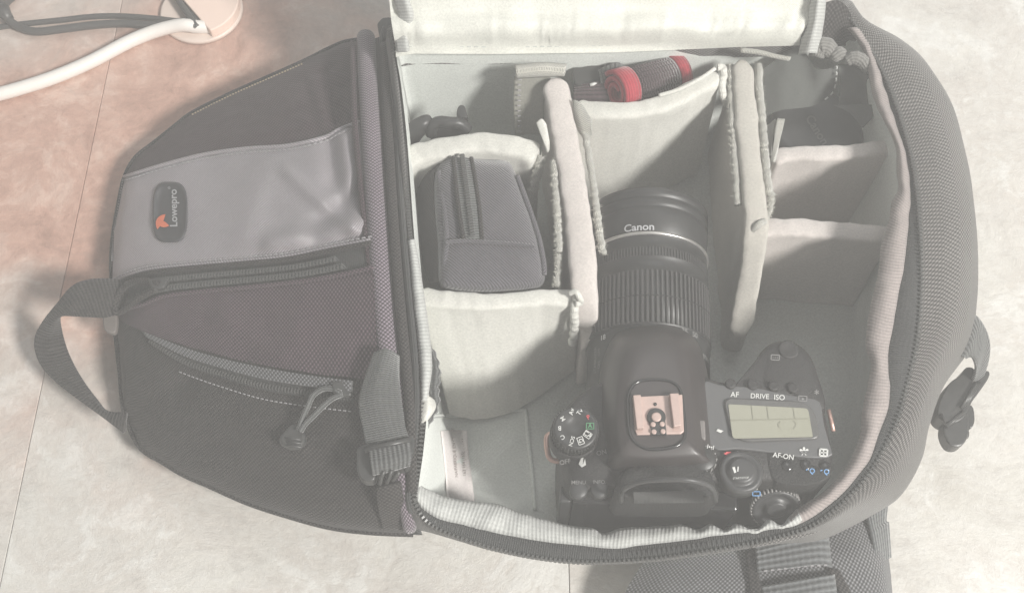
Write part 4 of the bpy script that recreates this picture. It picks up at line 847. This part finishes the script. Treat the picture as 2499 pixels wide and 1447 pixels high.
for k in range(14):
    a = k / 14 * 2 * math.pi
    tube('knurl', [Vector((dpt.x + .0063 * math.cos(a), dpt.y + .0063 * math.sin(a), z)) for z in (.083, .0905)], .0005, P_DIM, dslr, 5)
# thumb rest with rough rubber
tr = [(1862, 1118), (1900, 1122), (1955, 1150), (2010, 1170), (1990, 1195), (1940, 1205), (1880, 1196), (1862, 1160)]
prism('thumb_rest', [D(a, b, .070) for a, b in crom(tr, 40, True)], 0, .0135, P_RUB, dslr, .004)
# mode dial
md = D(1405, 1043, .094)
loft('dial_skirt', [[Vector((md.x + r * math.cos(t), md.y + r * math.sin(t), z)) for t in [k / 60 * 2 * math.pi for k in range(60)]] for z, r in ((.076, .0122), (.0845, .0120), (.0852, .0112))], P_CAM, dslr, close=True, capb=True)
dial = lathe_z('mode_dial', [(.084, .0108), (.0930, .0108), (.0942, .0102), (.0940, .0090), (.0940, .0048), (.0936, .0044), (.0936, .0002)], md, P_BLK, dslr, 56)
for k in range(44):
    a = k / 44 * 2 * math.pi
    tube('knurl', [Vector((md.x + .0109 * math.cos(a), md.y + .0109 * math.sin(a), z)) for z in (.0855, .0925)], .00042, P_BLK, dial, 5)
for s, a, b, m, ang in (('Av', 1395, 1004, P_WHITE, 78), ('Tv', 1415, 1005, P_WHITE, 52), ('P', 1436, 1018, P_REDP, 28), ('A', 1440, 1039, P_GREENP, 0), ('CA', 1434, 1060, P_WHITE, -35), ('G', 1417, 1075, P_WHITE, -70), ('SCN', 1395, 1076, P_WHITE, -108), ('C', 1373, 1066, P_WHITE, -155), ('B', 1366, 1044, P_WHITE, 180), ('M', 1374, 1021, P_WHITE, 122)):
    dt(s, 15 if len(s) < 3 else 13, (a, b), ang, .0945, m, .01, dial)
    if s in ('A', 'CA', 'G'): box_icon((a, b), 9, 7, ang, .0945, m, dial, .00016)
dt('ON', 16, (1468, 1104), 12, .0838, P_DIM, .008, camb); dt('OFF', 16, (1379, 1127), 12, .0838, P_DIM, .008, camb)
blob([(1412, 1132), (1418, 1118), (1424, 1114), (1422, 1134), (1428, 1118), (1430, 1134), (1420, 1140)], .0842, P_WHITE, camb)
dt('MENU', 13, (1412, 1177), 0, .0838, P_DIM, .004, camb); dt('INFO.', 13, (1463, 1176), 0, .0838, P_DIM, .004, camb)
for c in ((1412, 1190), (1463, 1188)): lathe_z('button', [(.078, .0042), (.0826, .0042), (.0832, .0036), (.0832, .0002)], D(c[0], c[1] + 4, .083), P_CAMG, dslr, 22)
tube('lug', [D(a, b, .066) for a, b in crom([(1372, 1056), (1346, 1058), (1334, 1068), (1336, 1100), (1344, 1120), (1366, 1126)], 26)], .0014, P_LUG, dslr, 8)
# hot shoe
hs = prism('hot_shoe', [D(a, b, .0975) for a, b in ((1542, 972), (1664, 966), (1668, 1056), (1660, 1062), (1553, 1064), (1548, 1052))], 0, .0022, P_METAL, dslr, .0004)
prism('rail', [D(a, b, .0997) for a, b in ((1543, 970), (1562, 969), (1570, 1050), (1552, 1051))], 0, .0034, P_METAL, hs, .0004)
prism('rail', [D(a, b, .0997) for a, b in ((1632, 966), (1654, 965), (1660, 1044), (1642, 1047))], 0, .0034, P_METAL, hs, .0004)
z_ = .1000
prism('contact_plate', [D(a, b, .0993) for a, b in ((1586, 1022), (1622, 1022), (1626, 1062), (1590, 1063))], 0, .0012, P_BLK, hs, 0)
lathe_z('contact_ring', [(.0993, .0044), (.1007, .0044), (.1008, .0042)], D(1602, 1017, .1007), P_BLK, hs, 32)
for a, b, r in ((1602, 1017, .0023), (1594, 1035, .0012), (1616, 1034, .0012), (1596, 1053, .0012), (1618, 1052, .0012)):
    lathe_z('contact', [(.1005, r), (.1013, r), (.1014, r * .8)], D(a, b, .1012), P_METAL, hs, 20)
lathe_z('screw', [(.0997, .0008), (.1002, .0008)], D(1599, 986, .1), P_BLK, hs, 12)
tube('shoe_rim', [D(a, b, .0988) for a, b in crom([(1538, 1060), (1532, 985), (1536, 955), (1556, 932), (1600, 926), (1640, 932), (1660, 952), (1668, 1000), (1672, 1060), (1655, 1086), (1610, 1096), (1570, 1092)], 60, True)], .0008, P_GLOSS, dslr, 6, True)
# eyecup and rear screen
ec_t = [(1506, 1175), (1524, 1142), (1570, 1128), (1640, 1124), (1700, 1126), (1734, 1146), (1748, 1178), (1752, 1212), (1640, 1215), (1508, 1210)]
ey0 = D(1620, 1128, .090).y
cup = [D(a, b, .090) for a, b in crom(ec_t, 50, True)]
ecc = sum(cup, Vector()) / len(cup)
loft('eyecup', [[Vector((ecc.x + (p.x - ecc.x) * f, ecc.y + (p.y - ecc.y) * f, z)) for p in cup] for f, z in ((.96, .058), (1, .064), (1, .084), (.97, .0885), (.90, .0905), (.7, .0908), (.05, .0908))], P_RUB, dslr, close=True, capb=True)
eyb = min(p.y for p in cup)
tube('eyepiece_rim', [DY(a, b, eyb - .0008) for a, b in crom([(1516, 1222), (1520, 1196), (1560, 1176), (1620, 1170), (1690, 1172), (1736, 1190), (1746, 1222)], 40)], .0012, P_CAMG, dslr, 8)
mk('eyepiece_glass', [DY(a, b, eyb - .0006) for a, b in ((1545, 1200), (1715, 1196), (1718, 1226), (1548, 1228))], [(3, 2, 1, 0)], P_GLOSS, dslr, smooth=False)
x0, x1 = D(1398, 1200, .07).x, D(1800, 1200, .07).x; yb_ = ybk - .003
scr = prism('rear_screen', [Vector((x0, yb_ + .004, .010)), Vector((x1, yb_ + .004, .010)), Vector((x1, yb_ - .005, .010)), Vector((x0, yb_ - .005, .010))], 0, .060, P_GLOSS, dslr, .0015)
prism('hinge', [Vector((x0 - .006, yb_ + .004, .014)), Vector((x0 - .0006, yb_ + .004, .014)), Vector((x0 - .0006, yb_ - .004, .014)), Vector((x0 - .006, yb_ - .004, .014))], 0, .052, P_CAMG, dslr, .001)
tube('lug', [D(a, b, .078) for a, b in ((2022, 1000), (2028, 1025), (2034, 1052))], .0011, P_LUG, dslr, 8)
# quick control dial on the back
qc = D(1893, 1238, .062); qd = []
def disc_y(name, prof, c, mat, parent, seg=48, tilt=.55):
    rows = []
    ny, nzv = -math.cos(tilt), math.sin(tilt)
    for h, r in prof:
        rows.append([Vector((c.x + r * math.cos(t), c.y + h * ny + r * math.sin(t) * nzv, c.z + h * nzv - r * math.sin(t) * ny)) for t in [k / seg * 2 * math.pi for k in range(seg)]])
    return loft(name, rows, mat, parent, close=True, capb=True)
qd = disc_y('control_dial', [(-.004, .0118), (.0015, .0118), (.0022, .0112), (.0020, .0096), (.0002, .0090), (.0002, .0052), (.0022, .0048), (.0026, .0040), (.0022, .0002)], qc, P_CAMG, dslr)
for k in range(40):
    t = k / 40 * 2 * math.pi; q = disc_y('knurl', [(-.002, .00055), (.0018, .00055)], Vector((qc.x + .0120 * math.cos(t), qc.y + .0120 * math.sin(t) * math.sin(.55), qc.z + .0120 * math.sin(t) * math.cos(.55))), P_DIM, qd, 6)
text_px('print', 'Q', 12, (1830, 1188), 0, lambda a, b: D(a, b, .0838), P_DIM, camb); box_icon((1838, 1189), 10, 5, 0, .0838, P_WHITE, camb, .0002); box_icon((1846, 1204), 9, 5, 0, .0838, P_BLUE, camb, .0002)
# lens
LR = .0338; LZ = .046
def ly(py): return D(1600, py, LZ + LR).y
lcx = D(1598, 700, LZ + LR).x
yA, yB, yC, yD, yE, yF = ly(800), ly(790), ly(655), ly(625), ly(567), ly(457)
lens = lathe_y('lens', [(ly(930), .0325), (yA - .001, .0325), (yA, .0332), (yB, .0332), (yB + .0006, .0326), (yB + .0008, .0336), (yC - .0008, .0336), (yC, .0328), (yD, .0326), (yD + .0006, .0332), (ly(600), .0332), (ly(598), .0326), (yE - .0003, .0326), (yE, .0330), (ly(525), .0330), (ly(520), .0336), (ly(505), .0336), (ly(503), .0331), (ly(498), .0331), (ly(496), .0338), (ly(482), .0338), (ly(480), .0332), (ly(476), .0332), (ly(474), .0340), (yF, .0340), (yF + .0006, .0330), (yF + .0006, .031), (yF - .006, .030), (yF - .006, .001)], lcx, LZ, P_BLK, dslr, 96)
lathe_y('silver_ring', [(yE - .0008, .0326), (yE - .0008, .0337), (yE + .0006, .0337), (yE + .0006, .0326)], lcx, LZ, P_RING, lens, 96)
P_RIBL = plain('rib_rubber', (.060, .058, .058), .5)
rib0 = None
def ribs(n, a0, a1, y0, y1, w, h, r, mat):
    first = None
    for k in range(n):
        a = a0 + (a1 - a0) * k / (n - 1)
        if first is None:
            v = [Vector((x, y, z)) for z in (0, h) for x, y in ((-w * (1 if z == 0 else .6), y0), (w * (1 if z == 0 else .6), y0), (w * (1 if z == 0 else .6), y1), (-w * (1 if z == 0 else .6), y1))]
            o = mk('grip_rib', [q + Vector((0, 0, r - .0004)) for q in v], [(0, 3, 2, 1), (4, 5, 6, 7), (0, 1, 5, 4), (1, 2, 6, 5), (2, 3, 7, 6), (3, 0, 4, 7)], mat, lens, smooth=False); first = o
        else:
            o = first.copy(); COL.objects.link(o); o.parent = lens
        o.location = (lcx, 0, LZ); o.rotation_euler = (0, a, 0)
ym = (yB + yC) / 2
ribs(30, R(-62), R(62), yB + .001, ym - .0004, .00078, .0016, .0336, P_RIBL)
ribs(30, R(-62), R(62), ym + .0004, yC - .001, .00078, .0016, .0336, P_RIBL)
ribs(44, R(-62), R(62), yD + .0008, ly(601), .00042, .0010, .0332, P_RIBL)
def cyl(r, y0, a0, rot=0.0):
    cr, sr = math.cos(rot), math.sin(rot)
    return lambda x, y: Vector((lcx + r * math.sin(a0 + (x*cr - y*sr) / r), y0 + x*sr + y*cr, LZ + r * math.cos(a0 + (x*cr - y*sr) / r)))
text_fn('lettering', 'Canon', .0062, cyl(.0333, ly(553), R(-14)), P_LOGOT, lens, .02)
text_fn('lettering', '35', .0040, cyl(.0334, ly(796), R(28)), P_DIM, lens, .01); text_fn('lettering', '50', .0040, cyl(.0334, ly(796), R(40)), P_DIM, lens, .01)
text_fn('lettering', '18', .0040, cyl(.0334, ly(805), R(-50)), P_WHITE, lens, .01)
text_fn('lettering', 'IMAGE STABILIZER', .0034, cyl(.0328, ly(835), R(58)), P_DIM, lens, .01)
text_fn('lettering', 'STABILIZER', .0030, cyl(.0328, ly(850), R(-62), R(90)), P_DIM, lens, 0); text_fn('lettering', 'ON    OFF', .0026, cyl(.0328, ly(850), R(-56), R(90)), P_DIM, lens, 0)

# ------------------------------------------------------------------ stand foot and cables on the floor
st = empty('stand_foot', 'beige round stand foot with a raised half and dark cable slot', 'stand', P(495, 30, 0))
sc0 = P(494, 32, 0)
rad = (P(594, 32, 0) - sc0).length
lathe_z('base_disc', [(.0003, rad), (.0022, rad), (.0032, rad * .985), (.0034, rad * .95), (.0034, .001)], sc0, P_STANDB, st, 72)
e0, e1 = P(420, -20, .004), P(534, 110, .004); ed = (e1 - e0).normalized(); en = Vector((ed.y, -ed.x, 0)) if Vector((ed.y, -ed.x, 0)).x > 0 else Vector((-ed.y, ed.x, 0))
arc = []
for k in range(121):
    t = k / 120 * 2 * math.pi; p = sc0 + Vector((math.cos(t), math.sin(t), 0)) * rad * .955
    if (p - e0).dot(en) > 0: arc.append((t, p))
i_ = max(range(len(arc)), key=lambda i: (arc[i][0] - arc[i-1][0]) if i else 0)
arc = arc[i_:] + arc[:i_] if i_ and arc[i_][0] - arc[i_-1][0] > .2 else arc
prism('raised_half', [Vector((p.x, p.y, .0034)) for t, p in arc], 0, .0075, P_STAND, st, .0022)
prism('cable_slot', [Vector((p.x, p.y, .0036)) for p in (P(418, -30, .0), P(438, -30, .0), P(492, 62, .0), P(480, 78, .0), P(470, 66, .0))], 0, .0048, P_CABB, st, .001)
def cable(name, label, pts, r, mat, n=60):
    o = tube(name, [P(*q) for q in crom(pts, n)], r, mat, None, 14); o['label'] = label; o['category'] = 'cable'; return o
cable('white_cable', 'thick white cable curving from the beige stand foot to the left edge of the floor', [(-120, 262, .0048), (-40, 240, .0048), (40, 219, .0048), (130, 190, .0048), (220, 152, .0049), (310, 105, .005), (370, 80, .006), (420, 66, .008), (452, 62, .0095), (480, 66, .0075), (520, 66, .0055)], .0046, P_CABW)
cable('black_cable', 'thicker black cable running from the dark plug to the beige stand foot', [(4, 10, .012), (8, 30, .010), (22, 50, .007), (50, 68, .005), (90, 78, .0044), (150, 72, .0044), (230, 62, .0044), (300, 58, .005), (370, 62, .006), (430, 60, .007), (470, 60, .006), (515, 58, .006)], .0028, P_CABB)
cable('black_cable', 'thinner black cable just beyond the thicker one, ending at the stand foot', [(-60, 76, .0022), (20, 64, .0022), (70, 58, .0028), (150, 50, .0022), (220, 42, .0024), (290, 40, .003), (370, 45, .004), (430, 52, .005), (462, 52, .008), (470, 62, .010), (478, 66, .0102)], .0020, P_CABB)
cable('black_cable', 'short black cable along the slanted edge of the beige stand foot', [(410, -40, .0105), (432, -4, .0105), (452, 26, .0105), (470, 52, .0105), (482, 68, .0098)], .0022, P_CABB)
pg = empty('cable_plug', 'dark plug end at the upper left corner of the floor, on the thicker black cable', 'plug', P(15, 0, 0))
prism('plug_body', [P(a, b, .002) for a, b in crom([(-30, -40), (48, -40), (48, -6), (28, 16), (18, 26), (0, 30), (-20, 10)], 24, True)], 0, .014, P_CABB, pg, .003)
tube('strain_relief', [P(6, 22, .010), P(14, 38, .0085), P(24, 50, .007)], lambda t: .0048 - .0014 * t, P_CABB, pg, 12)

# ------------------------------------------------------------------ the veil of haze in the air
hz = mk('haze', [(x, y, z) for z in (-1.0, .66) for x, y in ((-1.9, -1.9), (1.9, -1.9), (1.9, 1.9), (-1.9, 1.9))],
        [(0, 3, 2, 1), (4, 5, 6, 7), (0, 1, 5, 4), (1, 2, 6, 5), (2, 3, 7, 6), (3, 0, 4, 7)], bpy.data.materials.new('haze_air'), smooth=False)
hz['kind'] = 'stuff'
hm_ = hz.data.materials[0]; hm_.use_nodes = True; nt = hm_.node_tree
nt.nodes.remove(nt.nodes['Principled BSDF'])
pv = nt.nodes.new('ShaderNodeVolumePrincipled'); pv.inputs['Color'].default_value = (.97, .965, .96, 1); pv.inputs['Density'].default_value = .30; pv.inputs['Anisotropy'].default_value = 0.0
nt.links.new(pv.outputs[0], nt.nodes['Material Output'].inputs['Volume'])
